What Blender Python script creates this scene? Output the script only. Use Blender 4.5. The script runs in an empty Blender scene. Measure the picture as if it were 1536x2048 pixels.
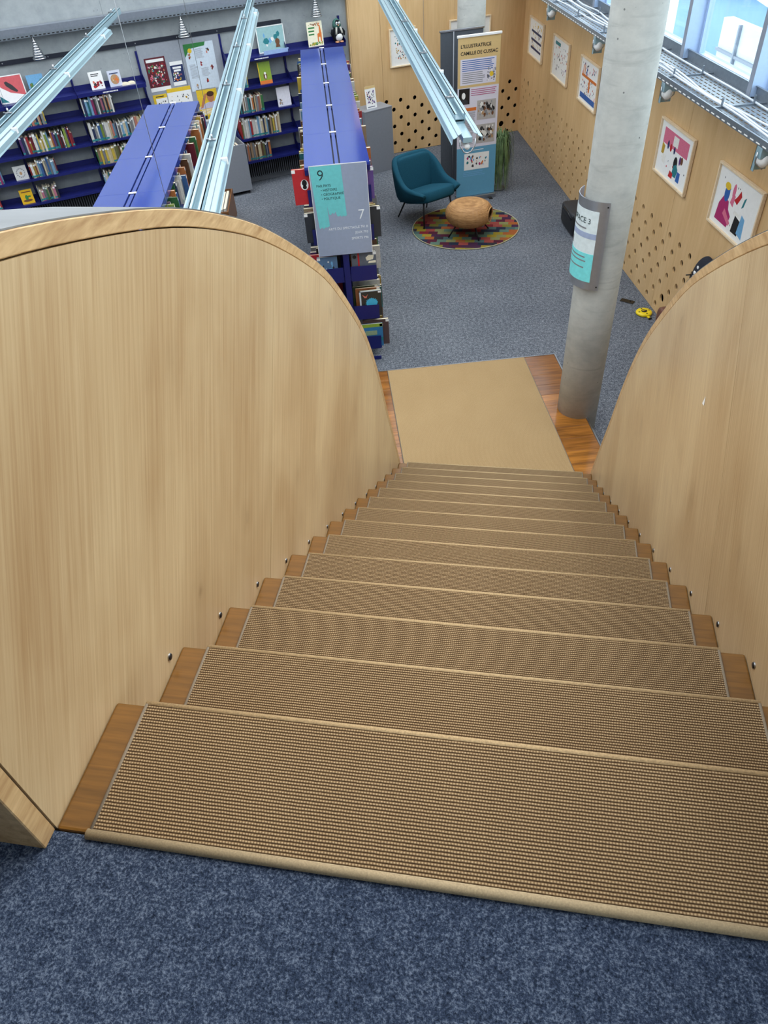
import bpy, bmesh, math, random
from mathutils import Matrix, Vector

# ---------------------------------------------------------------- camera, sky, light, exposure
scene = bpy.context.scene
col = scene.collection
R0 = ((0.9942, -0.0913, -0.0572), (-0.1043, -0.6829, -0.7231), (0.0270, 0.7248, -0.6884))
cam_data = bpy.data.cameras.new('camera')
cam_data.sensor_fit = 'VERTICAL'
cam_data.sensor_height = 36.0
cam_data.lens = 1438.43 * 36.0 / 2048.0
cam_data.clip_start = 0.02
cam_data.clip_end = 300
cam = bpy.data.objects.new('camera', cam_data)
col.objects.link(cam)
rx, ry, rz = Vector(R0[0]).normalized(), Vector(R0[1]), Vector(R0[2])
rz = (rz - rx * rz.dot(rx)).normalized()
ry = rz.cross(rx)
mw = Matrix((rx, -ry, -rz)).transposed().to_4x4()
mw.translation = (0.5838, -0.6265, 4.0416)
cam.matrix_world = mw
scene.camera = cam

world = bpy.data.worlds.new('overcast_sky')
scene.world = world
world.use_nodes = True
_bg = world.node_tree.nodes['Background']
_bg.inputs['Color'].default_value = (0.90, 0.955, 1.0, 1)
_bg.inputs['Strength'].default_value = 1.55

sun_data = bpy.data.lights.new('veiled_sun', 'SUN')
sun_data.energy = 0.9
sun_data.angle = math.radians(35)
sun_data.color = (1.0, 0.93, 0.82)
sun = bpy.data.objects.new('veiled_sun', sun_data)
sun.rotation_euler = (math.radians(38), 0, math.radians(120))
sun.location = (6, -2, 9)
col.objects.link(sun)

scene.view_settings.view_transform = 'Standard'
scene.view_settings.look = 'None'
scene.view_settings.exposure = 1.0
scene.view_settings.gamma = 1.0
scene.view_settings.use_curve_mapping = False

# ---------------------------------------------------------------- helpers
PI = math.pi
def lin(c):
    c = c / 255.0
    return c / 12.92 if c <= 0.04045 else ((c + 0.055) / 1.055) ** 2.4
def rgb(r, g, b): return (lin(r), lin(g), lin(b), 1)

class MB:
    """collects geometry with material slots, then links it as one mesh object"""
    def __init__(s): s.v = []; s.f = []; s.m = []; s.sm = []
    def add(s, vs, fs, m=0, smooth=False):
        o = len(s.v); s.v += [tuple(p) for p in vs]
        for f in fs: s.f.append([i + o for i in f]); s.m.append(m); s.sm.append(smooth)
        return s
    def box(s, x0, x1, y0, y1, z0, z1, m=0):
        return s.add([(x0,y0,z0),(x1,y0,z0),(x1,y1,z0),(x0,y1,z0),(x0,y0,z1),(x1,y0,z1),(x1,y1,z1),(x0,y1,z1)],
                     [(0,3,2,1),(4,5,6,7),(0,1,5,4),(1,2,6,5),(2,3,7,6),(3,0,4,7)], m)
    def bar(s, a, b, w, h, m=0, up=(0,0,1)):
        a, b = Vector(a), Vector(b); d = (b - a).normalized(); u = Vector(up)
        if abs(d.dot(u)) > 0.98: u = Vector((0,1,0))
        r = d.cross(u).normalized(); u = r.cross(d)
        vs = [p + r*(i*w/2) + u*(j*h/2) for p in (a,b) for i,j in ((-1,-1),(1,-1),(1,1),(-1,1))]
        return s.add(vs, [(0,1,2,3),(7,6,5,4),(0,4,5,1),(1,5,6,2),(2,6,7,3),(3,7,4,0)], m)
    def tube(s, pts, r, n=8, m=0, cap=True, closed=False):
        pts = [Vector(p) for p in pts]; k = len(pts)
        rr = r if isinstance(r, (list, tuple)) else [r]*k
        vs = []; prev = None
        for i, p in enumerate(pts):
            if closed: d = pts[(i+1) % k] - pts[i-1]
            else: d = pts[min(i+1,k-1)] - pts[max(i-1,0)]
            d.normalize()
            if prev is None:
                u = Vector((0,0,1)) if abs(d.z) < .9 else Vector((1,0,0))
                a = d.cross(u).normalized()
            else:
                a = (prev - d*prev.dot(d)).normalized()
            prev = a; b = d.cross(a)
            for j in range(n):
                t = 2*PI*j/n
                vs.append(p + (a*math.cos(t) + b*math.sin(t))*rr[i])
        fs = []
        for i in range(k if closed else k-1):
            i2 = (i+1) % k
            for j in range(n):
                j2 = (j+1) % n
                fs.append((i*n+j, i*n+j2, i2*n+j2, i2*n+j))
        if cap and not closed:
            fs.append(tuple(range(n))[::-1]); fs.append(tuple((k-1)*n+j for j in range(n)))
        return s.add(vs, fs, m, True)
    def cyl(s, a, b, r0, r1=None, n=12, m=0):
        return s.tube([a, b], [r0, r0 if r1 is None else r1], n, m)
    def lathe(s, prof, c=(0,0,0), n=24, m=0, smooth=True, cap=True):
        vs = []
        for r, z in prof:
            for j in range(n):
                t = 2*PI*j/n; vs.append((c[0]+r*math.cos(t), c[1]+r*math.sin(t), c[2]+z))
        fs = []
        for i in range(len(prof)-1):
            for j in range(n):
                j2 = (j+1) % n; fs.append((i*n+j, i*n+j2, (i+1)*n+j2, (i+1)*n+j))
        if cap:
            fs.append(tuple(range(n))[::-1]); fs.append(tuple((len(prof)-1)*n+j for j in range(n)))
        return s.add(vs, fs, m, smooth)
    def torus(s, c, R, r, n=24, k=8, m=0, ax='z', sx=1, sy=1):
        pts = []
        for i in range(n):
            t = 2*PI*i/n; p = (R*sx*math.cos(t), R*sy*math.sin(t))
            pts.append({'z': (c[0]+p[0], c[1]+p[1], c[2]), 'y': (c[0]+p[0], c[1], c[2]+p[1]), 'x': (c[0], c[1]+p[0], c[2]+p[1])}[ax])
        return s.tube(pts, r, k, m, closed=True)
    def ball(s, c, rx, ry=None, rz=None, n=16, k=10, m=0):
        ry = rx if ry is None else ry; rz = rx if rz is None else rz
        vs = [(c[0], c[1], c[2]-rz)]
        for i in range(1, k):
            t = -PI/2 + PI*i/k
            for j in range(n):
                a = 2*PI*j/n; vs.append((c[0]+rx*math.cos(t)*math.cos(a), c[1]+ry*math.cos(t)*math.sin(a), c[2]+rz*math.sin(t)))
        vs.append((c[0], c[1], c[2]+rz)); L = len(vs)-1; fs = []
        for j in range(n):
            j2 = (j+1) % n; fs.append((0, 1+j2, 1+j)); fs.append((L, L-n+j, L-n+j2))
            for i in range(k-2): fs.append((1+i*n+j, 1+i*n+j2, 1+(i+1)*n+j2, 1+(i+1)*n+j))
        return s.add(vs, fs, m, True)
    def plate(s, poly, y0, y1, m=0):
        """polygon in local x,z, extruded from y0 (front) to y1"""
        n = len(poly)
        vs = [(x, y0, z) for x, z in poly] + [(x, y1, z) for x, z in poly]
        fs = [tuple(range(n)), tuple(range(n, 2*n))[::-1]] + [(i, n+i, n+(i+1) % n, (i+1) % n) for i in range(n)]
        return s.add(vs, fs, m)
    def slab(s, poly, z0, z1, m=0):
        """polygon in local x,y, extruded in z"""
        n = len(poly)
        vs = [(x, y, z0) for x, y in poly] + [(x, y, z1) for x, y in poly]
        fs = [tuple(range(n))[::-1], tuple(range(n, 2*n))] + [(i, (i+1) % n, n+(i+1) % n, n+i) for i in range(n)]
        return s.add(vs, fs, m)
    def mesh(s, name, mats):
        me = bpy.data.meshes.new(name)
        me.from_pydata(s.v, [], s.f)
        for mt in (mats if isinstance(mats, (list, tuple)) else [mats]): me.materials.append(mt)
        me.polygons.foreach_set('material_index', s.m)
        me.polygons.foreach_set('use_smooth', s.sm)
        me.validate(); me.update()
        bm = bmesh.new(); bm.from_mesh(me)
        bmesh.ops.recalc_face_normals(bm, faces=bm.faces); bm.to_mesh(me); bm.free()
        return me
    def build(s, name, mats, parent=None, bevel=0, seg=2, sub=0):
        o = bpy.data.objects.new(name, s.mesh(name, mats))
        col.objects.link(o)
        if parent is not None: o.parent = parent
        if bevel:
            b = o.modifiers.new('bevel', 'BEVEL'); b.width = bevel; b.segments = seg; b.limit_method = 'ANGLE'
            b.angle_limit = math.radians(40)
        if sub:
            q = o.modifiers.new('sub', 'SUBSURF'); q.levels = sub; q.render_levels = sub
        return o

def tag(o, label=None, cat=None, group=None, kind=None):
    if label: o['label'] = label
    if cat: o['category'] = cat
    if group: o['group'] = group
    if kind: o['kind'] = kind
    return o
def thing(name, label, cat, loc=(0,0,0), rz=0, group=None, kind=None):
    o = bpy.data.objects.new(name, None); o.empty_display_size = .1
    col.objects.link(o); o.location = loc; o.rotation_euler = (0, 0, rz)
    return tag(o, label, cat, group, kind)
def place(o, loc, rz=0, rx=0, ry=0):
    o.location = loc; o.rotation_euler = (rx, ry, rz); return o

_ORD = 'first second third fourth fifth sixth seventh eighth ninth tenth eleventh twelfth thirteenth fourteenth fifteenth sixteenth seventeenth eighteenth nineteenth twentieth'.split()
def ordinal(n):
    if n <= 20: return _ORD[n-1]
    tens = {2: ('twenty', 'twentieth'), 3: ('thirty', 'thirtieth'), 4: ('forty', 'fortieth'), 5: ('fifty', 'fiftieth'), 6: ('sixty', 'sixtieth')}[n // 10]
    return tens[1] if n % 10 == 0 else tens[0] + '-' + _ORD[n % 10 - 1]

# ---------------------------------------------------------------- materials
class NT:
    def __init__(s, mt): s.t = mt.node_tree; s.b = s.t.nodes['Principled BSDF']
    def n(s, kind, **kw):
        x = s.t.nodes.new(kind)
        for k, v in kw.items():
            if k in x.inputs.keys() if hasattr(x.inputs, 'keys') else False: x.inputs[k].default_value = v
            elif hasattr(x, k): setattr(x, k, v)
        return x
    def l(s, a, b): s.t.links.new(a, b)
    def math(s, op, a, b=None):
        x = s.t.nodes.new('ShaderNodeMath'); x.operation = op
        for i, q in enumerate((a, b)):
            if q is None: continue
            if isinstance(q, (int, float)): x.inputs[i].default_value = q
            else: s.l(q, x.inputs[i])
        return x.outputs[0]
    rot = None
    def coords(s, scale=(1,1,1), which='Object'):
        tc = s.t.nodes.new('ShaderNodeTexCoord'); mp = s.t.nodes.new('ShaderNodeMapping'); src = tc.outputs[which]
        if s.rot:
            m0 = s.t.nodes.new('ShaderNodeMapping'); m0.inputs['Rotation'].default_value = s.rot; s.l(src, m0.inputs['Vector']); src = m0.outputs[0]
        mp.inputs['Scale'].default_value = scale; s.l(src, mp.inputs['Vector'])
        return mp.outputs[0]
    def noise(s, vec, scale, detail=3, rough=.55, dist=0):
        x = s.t.nodes.new('ShaderNodeTexNoise'); x.inputs['Scale'].default_value = scale
        x.inputs['Detail'].default_value = detail; x.inputs['Roughness'].default_value = rough
        x.inputs['Distortion'].default_value = dist; s.l(vec, x.inputs['Vector'])
        return x.outputs['Fac']
    def ramp(s, fac, stops, interp='LINEAR'):
        x = s.t.nodes.new('ShaderNodeValToRGB'); e = x.color_ramp; e.interpolation = interp
        while len(e.elements) < len(stops): e.elements.new(.5)
        for q, (p, c) in zip(e.elements, stops): q.position = p; q.color = c
        s.l(fac, x.inputs['Fac']); return x.outputs['Color']
    def mix(s, fac, a, b, mode='MIX'):
        x = s.t.nodes.new('ShaderNodeMix'); x.data_type = 'RGBA'; x.blend_type = mode
        for sock, q in ((x.inputs[0], fac), (x.inputs[6], a), (x.inputs[7], b)):
            if isinstance(q, (int, float)): sock.default_value = q
            elif isinstance(q, tuple): sock.default_value = q
            else: s.l(q, sock)
        return x.outputs[2]
    def bump(s, h, strength=.3, dist=.01):
        x = s.t.nodes.new('ShaderNodeBump'); x.inputs['Strength'].default_value = strength; x.inputs['Distance'].default_value = dist
        s.l(h, x.inputs['Height']); s.l(x.outputs['Normal'], s.b.inputs['Normal'])
    def color(s, c): s.l(c, s.b.inputs['Base Color'])

_M = {}
def plain(name, c, rough=.5, metal=0, var=.06, spec=.5, scale=30):
    if name in _M: return _M[name]
    mt = bpy.data.materials.new(name); mt.use_nodes = True; _M[name] = mt
    k = NT(mt); k.b.inputs['Roughness'].default_value = rough; k.b.inputs['Metallic'].default_value = metal
    k.b.inputs['Specular IOR Level'].default_value = spec
    f = k.noise(k.coords(), scale, 2)
    d = tuple(min(1, x*(1+var)) for x in c[:3]) + (1,); e = tuple(x*(1-var) for x in c[:3]) + (1,)
    k.color(k.ramp(f, [(.3, e), (.7, d)]))
    return mt
def newmat(name, rough=.5, metal=0, spec=.5):
    mt = bpy.data.materials.new(name); mt.use_nodes = True; _M[name] = mt
    k = NT(mt); k.b.inputs['Roughness'].default_value = rough; k.b.inputs['Metallic'].default_value = metal
    k.b.inputs['Specular IOR Level'].default_value = spec
    return mt, k
def wood(name, dark, light, grain=(60, 60, 1.6), blotch=(3, 3, 1.0), rough=.4, spec=.4, bump=.08, blend=.45, knots=None, rot=None):
    mt, k = newmat(name, rough, 0, spec); k.rot = rot
    g = k.noise(k.coords(grain), 1.0, 4, .6, .25)
    b = k.noise(k.coords(blotch), 1.0, 3, .5, .6)
    f = k.math('ADD', k.math('MULTIPLY', g, 1-blend), k.math('MULTIPLY', b, blend))
    c = k.ramp(f, [(.30, dark), (.68, light)])
    if knots:
        v = k.t.nodes.new('ShaderNodeTexVoronoi'); v.inputs['Scale'].default_value = 1.0; v.inputs['Randomness'].default_value = 1.0
        k.l(k.coords(knots), v.inputs['Vector'])
        wv = k.noise(k.coords((0, 14, 14)), 1, 2)
        dd = k.math('ADD', v.outputs['Distance'], k.math('MULTIPLY', k.math('SUBTRACT', wv, .5), .22))
        kk = k.ramp(dd, [(0.0, (1,1,1,1)), (.04, (.6,.6,.6,1)), (.10, (.22,.22,.22,1)), (.26, (0,0,0,1))])
        c = k.mix(k.math('MULTIPLY', kk, .55), c, tuple(x*.55 for x in dark[:3]) + (1,))
    if knots:
        oi = k.t.nodes.new('ShaderNodeObjectInfo'); c = k.mix(k.math('MULTIPLY', oi.outputs['Random'], .22), c, tuple(x*.8 for x in dark[:3]) + (1,))
    k.color(c); k.bump(g, bump, .002)
    return mt

maple = wood('maple_veneer', rgb(168,136,96), rgb(216,194,154), (130, 130, 2.4), (2.6, 2.6, 1.6), .34, .5, .03, .5, (0, 4.6, 3.4), (.582, 0, 0))
oak = wood('oak_edging', rgb(160,124,82), rgb(212,182,136), (60, 9, 60), (14, 3, 14), .45, .35, .12, .35)
oak_end = wood('oak_end_grain', rgb(120,84,52), rgb(158,114,74), (40, 40, 5), (8, 8, 2), .5, .3, .1, .4)
plywood = wood('birch_plywood', rgb(200,162,112), rgb(224,190,142), (26, 26, 2.2), (2.5, 2.5, .8), .5, .3, .03, .6)
tread_wood = wood('varnished_tread_wood', rgb(86,58,22), rgb(134,92,38), (4, 70, 70), (2, 9, 9), .32, .45, .06, .35)
plank_wood = wood('varnished_plank', rgb(92,56,20), rgb(190,124,52), (3, 60, 60), (2.0, 12, 12), .16, .6, .06, .55)
frame_wood = wood('pale_frame_wood', rgb(222,196,158), rgb(242,222,190), (40, 40, 40), (8, 8, 8), .45, .35, .03, .4)

def carpet(name, stops, scale, bump):
    mt, k = newmat(name, .95, 0, .1)
    co = k.coords()
    a = k.noise(co, scale, 4, .75); b = k.noise(co, scale*.33, 2, .5)
    c = k.noise(co, 1.3, 2, .5)
    f = k.math('ADD', k.math('MULTIPLY', a, .72), k.math('ADD', k.math('MULTIPLY', b, .20), k.math('MULTIPLY', c, .08)))
    k.color(k.ramp(f, stops)); k.bump(a, bump, .006)
    return mt
carpet_low = carpet('grey_blue_carpet', [(.36, rgb(44,49,58)), (.5, rgb(98,103,112)), (.63, rgb(162,166,173))], 95, .5)
carpet_up = carpet('upper_flecked_carpet', [(.35, rgb(18,25,39)), (.5, rgb(58,71,95)), (.63, rgb(120,133,154))], 190, 1.0)  # bluer and darker stops than the lower carpet

def sisal(name, lo, mid, hi, pitch=.0067, px=.0058):
    mt, k = newmat(name, .85, 0, .15)
    tc = k.t.nodes.new('ShaderNodeTexCoord'); sp = k.t.nodes.new('ShaderNodeSeparateXYZ')
    k.l(tc.outputs['Object'], sp.inputs[0])
    wob = k.noise(k.coords(), 40, 2, .5)
    y = k.math('ADD', sp.outputs['Y'], k.math('MULTIPLY', wob, .0016))
    row = k.math('FLOOR', k.math('DIVIDE', y, pitch))
    rib = k.math('ABSOLUTE', k.math('SINE', k.math('MULTIPLY', y, PI/pitch)))
    wr_ = k.t.nodes.new('ShaderNodeTexWhiteNoise'); wr_.noise_dimensions = '1D'; k.l(row, wr_.inputs['W'])
    xs = k.math('ADD', k.math('MULTIPLY', sp.outputs['X'], PI/px), k.math('MULTIPLY', wr_.outputs['Value'], PI*2))
    bead = k.math('ABSOLUTE', k.math('SINE', k.math('ADD', xs, k.math('MULTIPLY', wob, 1.5))))
    h = k.math('MULTIPLY', rib, k.math('ADD', .55, k.math('MULTIPLY', bead, .45)))
    fine = k.noise(k.coords((1.0, 2.5, 1.0)), 160, 3, .7)
    big = k.noise(k.coords((1, .5, 1)), 5, 2, .5)
    f = k.math('ADD', k.math('MULTIPLY', h, .72), k.math('ADD', k.math('MULTIPLY', fine, .34), k.math('MULTIPLY', big, .08)))
    k.color(k.ramp(f, [(.30, lo), (.72, mid), (1.0, hi)]))  # gaps between ribs darkened in the colour, standing in for their shade
    k.bump(h, .7, .004)
    return mt
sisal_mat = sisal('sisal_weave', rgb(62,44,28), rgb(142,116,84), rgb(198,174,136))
sisal_land = sisal('sisal_weave_landing', rgb(128,100,66), rgb(188,157,112), rgb(216,190,148))  # same sisal in paler tones, with less rib shade in the colour
binding = plain('grey_beige_binding', rgb(128,116,100), .8, 0, .12, .2, 300)
binding_pale = plain('pale_beige_binding', rgb(168,150,120), .8, 0, .15, .2, 300)
nose_highlight = plain('sisal_nose_highlight', rgb(174,150,114), .85, 0, .22, .15, 260)  # paler than the weave: light caught on the nosing, painted in

def concrete(name, lo, hi, pit=.5, scale=1.0, bands=False, rough=.75):
    mt, k = newmat(name, rough, 0, .25)
    co = k.coords((scale, scale, scale))
    a = k.noise(co, 1.6, 5, .6); b = k.noise(k.coords((9, 9, 14 if bands else 9)), 1, 4, .65)
    f = k.math('ADD', k.math('MULTIPLY', a, .6), k.math('MULTIPLY', b, .4))
    c = k.ramp(f, [(.32, lo), (.68, hi)])
    if bands:
        w = k.noise(k.coords((1.2, 1.2, 9)), 1, 4, .6, 1.2)
        c = k.mix(k.ramp(w, [(.56, (0,0,0,1)), (.66, (.35,.35,.35,1))]), c, tuple(x*.72 for x in lo[:3]) + (1,))
    v = k.t.nodes.new('ShaderNodeTexVoronoi'); v.inputs['Scale'].default_value = 14; k.l(co, v.inputs['Vector'])
    r = k.noise(co, 5, 1)
    hole = k.math('MULTIPLY', k.math('LESS_THAN', v.outputs['Distance'], .085), k.math('GREATER_THAN', r, .53))
    c = k.mix(k.math('MULTIPLY', hole, pit), c, rgb(70,72,74))
    k.color(c); k.bump(b, .12, .004)
    return mt
concrete_wall = concrete('board_marked_concrete', rgb(138,146,150), rgb(172,178,180))
concrete_col = concrete('cast_concrete_column', rgb(164,167,164), rgb(202,203,197), .7, 1.0, True)

blue = plain('blue_enamel_steel', rgb(16,24,96), .38, 0, .05, .5)
blue_top_lit = plain('blue_enamel_top_lit', rgb(36,62,152), .16, 0, .04, .9)  # shelf enamel lightened to paint in the reflections on the tops
_bt = blue_top_lit.node_tree.nodes['Principled BSDF']; _bt.inputs['Coat Weight'].default_value = .7; _bt.inputs['Coat Roughness'].default_value = .1
blue_dark = plain('blue_groove', rgb(10,16,70), .5)
steel = plain('brushed_steel', rgb(176,178,182), .3, 1.0, .08, .5, 60)
alu = plain('pale_lacquered_aluminium', rgb(146,176,188), .28, .25, .03, .6)
alu_dark = plain('mid_grey_aluminium', rgb(128,136,148), .35, .3)  # darker grey for the track seams and the wall tray rail
galv = plain('galvanised_tray', rgb(132,142,152), .4, .6, .08)
grey_lac = plain('grey_lacquer', rgb(136,140,148), .45, 0, .03)
grey_dark = plain('dark_grey_fabric', rgb(74,80,88), .7)
pinboard = plain('grey_pinboard', rgb(150,156,166), .8, 0, .04)
black = plain('black_plastic', rgb(22,22,24), .45)
black_metal = plain('black_metal', rgb(20,22,28), .4, .3)
white = plain('white_paper', rgb(238,238,236), .6, 0, .02)
cream = plain('book_pages', rgb(232,222,196), .8, 0, .05, .2, 120)
rail_black = plain('dark_navy_rail', rgb(22,28,44), .5)
mirror_top = plain('polished_steel_capping', rgb(168,170,172), .32, .85, .1, .5, 6)
hole_dark = plain('cavity_backing', rgb(26,22,18), .95, 0, .1, .05)  # dark board behind the perforated panels

_PAL = {
 'white': (232,230,224), 'cream': (222,206,168), 'yellow': (226,190,52), 'mustard': (188,150,46), 'orange': (214,116,48), 'red': (186,36,40),
 'crimson': (134,26,44), 'pink': (214,112,140), 'magenta': (170,40,104), 'purple': (92,54,124), 'navy': (34,48,92), 'blue': (44,96,168),
 'sky blue': (112,168,210), 'teal': (36,122,130), 'turquoise': (70,188,186), 'green': (52,124,64), 'lime': (142,170,56), 'olive': (112,112,60),
 'brown': (110,70,42), 'tan': (178,142,104), 'grey': (132,134,138), 'charcoal': (54,54,58), 'black': (26,26,28), 'salmon': (208,118,96)}
def paint(n): return plain('print_' + n.replace(' ', '_'), rgb(*_PAL[n]), .5, 0, .08, .4, 60)

def text_mesh(s, size, bold=0.0, extrude=.0006, align='LEFT', spacing=1.0):
    cu = bpy.data.curves.new('lettering', 'FONT'); cu.body = s; cu.size = size; cu.extrude = extrude
    cu.align_x = align; cu.offset = bold; cu.space_character = spacing; cu.resolution_u = 3
    o = bpy.data.objects.new('lettering', cu); col.objects.link(o)
    dg = bpy.context.evaluated_depsgraph_get(); dg.update()
    me = bpy.data.meshes.new_from_object(o.evaluated_get(dg))
    bpy.data.objects.remove(o); bpy.data.curves.remove(cu)
    me.name = 'lettering'
    return me
def text(s, size, mt, parent, x, y, z, bold=0.0, align='LEFT', spacing=1.0, name='lettering'):
    """lettering upright in local x,z, facing -y, baseline at z"""
    me = text_mesh(s, size, bold, .0006, align, spacing)
    me.materials.clear(); me.materials.append(mt)
    o = bpy.data.objects.new(name, me); col.objects.link(o); o.parent = parent
    o.location = (x, y, z); o.rotation_euler = (PI/2, 0, 0)
    return o
def blob(rng, cx, cz, r, n=9, ax=1.0):
    return [(cx + ax*r*(.65+.5*rng.random())*math.cos(2*PI*i/n), cz + r*(.65+.5*rng.random())*math.sin(2*PI*i/n)) for i in range(n)]
def art(parent, rect, y, palette, n, seed, rmin=.01, rmax=.04, name='printed_picture', extra=()):
    """flat printed shapes on a sheet; rect is x0,x1,z0,z1; extra are (polygon, colour)"""
    rng = random.Random(seed); x0, x1, z0, z1 = rect
    mb = MB(); mats = [paint(p) for p in palette]
    lay = 0
    for i in range(n):
        r = rng.uniform(rmin, rmax)
        r = min(r, (x1-x0)*.42, (z1-z0)*.42)
        p = blob(rng, rng.uniform(x0+r, x1-r), rng.uniform(z0+r, z1-r), r*.9, rng.choice((4,5,6,8)), rng.uniform(.5, 1.0))
        lay += 1
        mb.plate(p, y-.0006-.00002*lay, y+.0002, rng.randrange(len(mats)))
    for poly, c in extra:
        lay += 1
        pm = paint(c)
        if pm not in mats: mats.append(pm)
        mb.plate(poly, y-.0006-.00002*lay, y+.0002, mats.index(pm))
    o = mb.build(name, mats, parent); o['kind'] = 'stuff'
    return o
def R4(x0, x1, z0, z1): return [(x0,z0),(x1,z0),(x1,z1),(x0,z1)]
def lines(parent, rect, y, n, mt, th=.25, ragged=.25, seed=1, name='printed_text'):
    rng = random.Random(seed); x0, x1, z0, z1 = rect; mb = MB(); dz = (z1-z0)/n
    for i in range(n):
        e = x1 - (x1-x0)*ragged*rng.random()
        mb.box(x0, e, y-.0007, y, z1-dz*(i+.5)-dz*th/2, z1-dz*(i+.5)+dz*th/2)
    return mb.build(name, mt, parent)

# ---------------------------------------------------------------- frames of reference in the room
RISE, RUN, SY = 0.17972, 0.28, 0.24983        # the stair and its turn against the room
A_CON = math.radians(19.8); O_CON = Vector((-3.806, 10.572, 0))     # concrete wall
A_WOOD = math.atan(.275); O_WOOD = Vector((1.72, 12.44, 0))         # far plywood wall
A_RIGHT = -PI/2                                                     # right plywood wall, face at x = 4
def con(u, off, z): return O_CON + Vector((u*math.cos(A_CON) + off*math.sin(A_CON), u*math.sin(A_CON) - off*math.cos(A_CON), z))
def wod(w, off, z): return O_WOOD + Vector((w*math.cos(A_WOOD) + off*math.sin(A_WOOD), w*math.sin(A_WOOD) - off*math.cos(A_WOOD), z))
def rgt(y, off, z): return Vector((4.0 - off, y, z))
def stp(x, y, z): return Vector((x*math.cos(SY) + y*math.sin(SY), -x*math.sin(SY) + y*math.cos(SY), z))
# ================================================================ the setting
def struct(name, mb, mt, parent=None, bevel=0):
    o = mb.build(name, mt, parent, bevel)
    if parent is None: o['kind'] = 'structure'
    return o
WALL_TOP = 5.2
struct('floor', MB().box(-9, 4.3, -6, 16, -.12, 0), carpet_low)
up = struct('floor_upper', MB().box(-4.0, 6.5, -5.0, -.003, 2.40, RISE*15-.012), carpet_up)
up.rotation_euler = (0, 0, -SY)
wl = struct('wall_concrete', MB().box(-7, 5.62, 0, .3, 0, WALL_TOP), concrete_wall)
place(wl, O_CON, A_CON)
# ceiling: unseen slabs added to darken the upper floor, gaps light the hall
struct('ceiling', MB().box(-9, 4.3, -6, .2, WALL_TOP, WALL_TOP+.25).box(-9, 4.3, 5.2, 6.2, WALL_TOP, WALL_TOP+.25).box(-9, 4.3, 12.4, 13.5, WALL_TOP, WALL_TOP+.25), plain('white_ceiling', rgb(226,226,222), .8, 0, .02))
struct('wall_left', MB().box(-9.3, -9, -6, 16, 0, WALL_TOP), concrete_wall)  # unseen wall, added to cut low sky light
struct('wall_near', MB().box(-9, 4.3, -6.3, -6, 0, WALL_TOP), concrete_wall)  # unseen behind the camera, added to keep out low sky light

def perf_mesh(x0, x1, z0, z1, rows, r, big=(), th=.02):
    """a board in local x,z with round holes cut through; rows: [(z, [x...])] from low to high, evenly spaced"""
    mb = MB()
    if not rows:
        return mb.box(x0, x1, 0, th, z0, z1)
    zs = [q[0] for q in rows]; dz = zs[1] - zs[0]
    zlo = [max(z0, zs[0]-dz/2)] + [(zs[i]+zs[i-1])/2 for i in range(1, len(zs))]
    zhi = [(zs[i]+zs[i+1])/2 for i in range(len(zs)-1)] + [zs[-1]+dz/2]
    def quad(a, b, c, d): mb.add([(a,0,c),(b,0,c),(b,0,d),(a,0,d)], [(0,1,2,3)])
    if zlo[0] > z0 + 1e-4: quad(x0, x1, z0, zlo[0])
    quad(x0, x1, zhi[-1], z1)
    for (z, xs), lo, hi in zip(rows, zlo, zhi):
        xs = sorted(x for x in xs if x0 + r + .006 < x < x1 - r - .006)
        if not xs: quad(x0, x1, lo, hi); continue
        ed = [x0] + [(a+b)/2 for a, b in zip(xs, xs[1:])] + [x1]
        for i, x in enumerate(xs):
            a, b = ed[i], ed[i+1]
            rr = r*1.45 if any(abs(x-p) < .05 and abs(z-q) < .04 for p, q in big) else r
            rr = min(rr, hi-z-.004, z-lo-.004)
            ang = sorted([2*PI*j/14 for j in range(14)] + [math.atan2(c-z, d-x) % (2*PI) for c in (lo, hi) for d in (a, b)])
            inn, out, bk = [], [], []
            for t in ang:
                cx, cz = math.cos(t), math.sin(t)
                k = min(((b-x)/cx if cx > 1e-9 else (a-x)/cx if cx < -1e-9 else 9), ((hi-z)/cz if cz > 1e-9 else (lo-z)/cz if cz < -1e-9 else 9))
                inn.append((x+rr*cx, 0, z+rr*cz)); out.append((x+k*cx, 0, z+k*cz)); bk.append((x+rr*cx, th, z+rr*cz))
            n = len(ang)
            mb.add(inn + out + bk, [(j, (j+1) % n, n+(j+1) % n, n+j) for j in range(n)] + [(j, 2*n+j, 2*n+(j+1) % n, (j+1) % n) for j in range(n)])
    for a, b, c, d in ((x0,x0,z0,z1), (x1,x1,z0,z1)): mb.add([(a,0,c),(a,th,c),(a,th,d),(a,0,d)], [(0,1,2,3)])
    for c in (z0, z1): mb.add([(x0,0,c),(x1,0,c),(x1,th,c),(x0,th,c)], [(0,1,2,3)])
    return mb

# right wall: panels of birch plywood in front of a dark cavity
wr = struct('wall_right', MB().box(-13.2, 6, .045, .2, 0, 2.34), hole_dark)
place(wr, (4, 0, 0), A_RIGHT)
seams = [13.12, 12.27, 10.34, 8.41, 6.485, 4.56, 2.63, .7, -1.2, -3.1, -5.0]
rowsR = []
for i, z in enumerate((.085, .21, .336, .462, .587, .713, .84)):
    rowsR.append((z, [-( (5.894 if i % 2 == 0 else 5.765) + .2566*k) for k in range(28 + i % 2)]))
bigR = [(-6.28, .21), (-12.57, .84), (-10.0, .21), (-11.4, .587)]
for a, b in zip(seams, seams[1:]):
    mb = perf_mesh(-a+.002, -b-.002, .006, 2.36, rowsR if a > 5.9 else [], .0325, bigR)
    mb.build('plywood_panel', plywood, wr)
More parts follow.
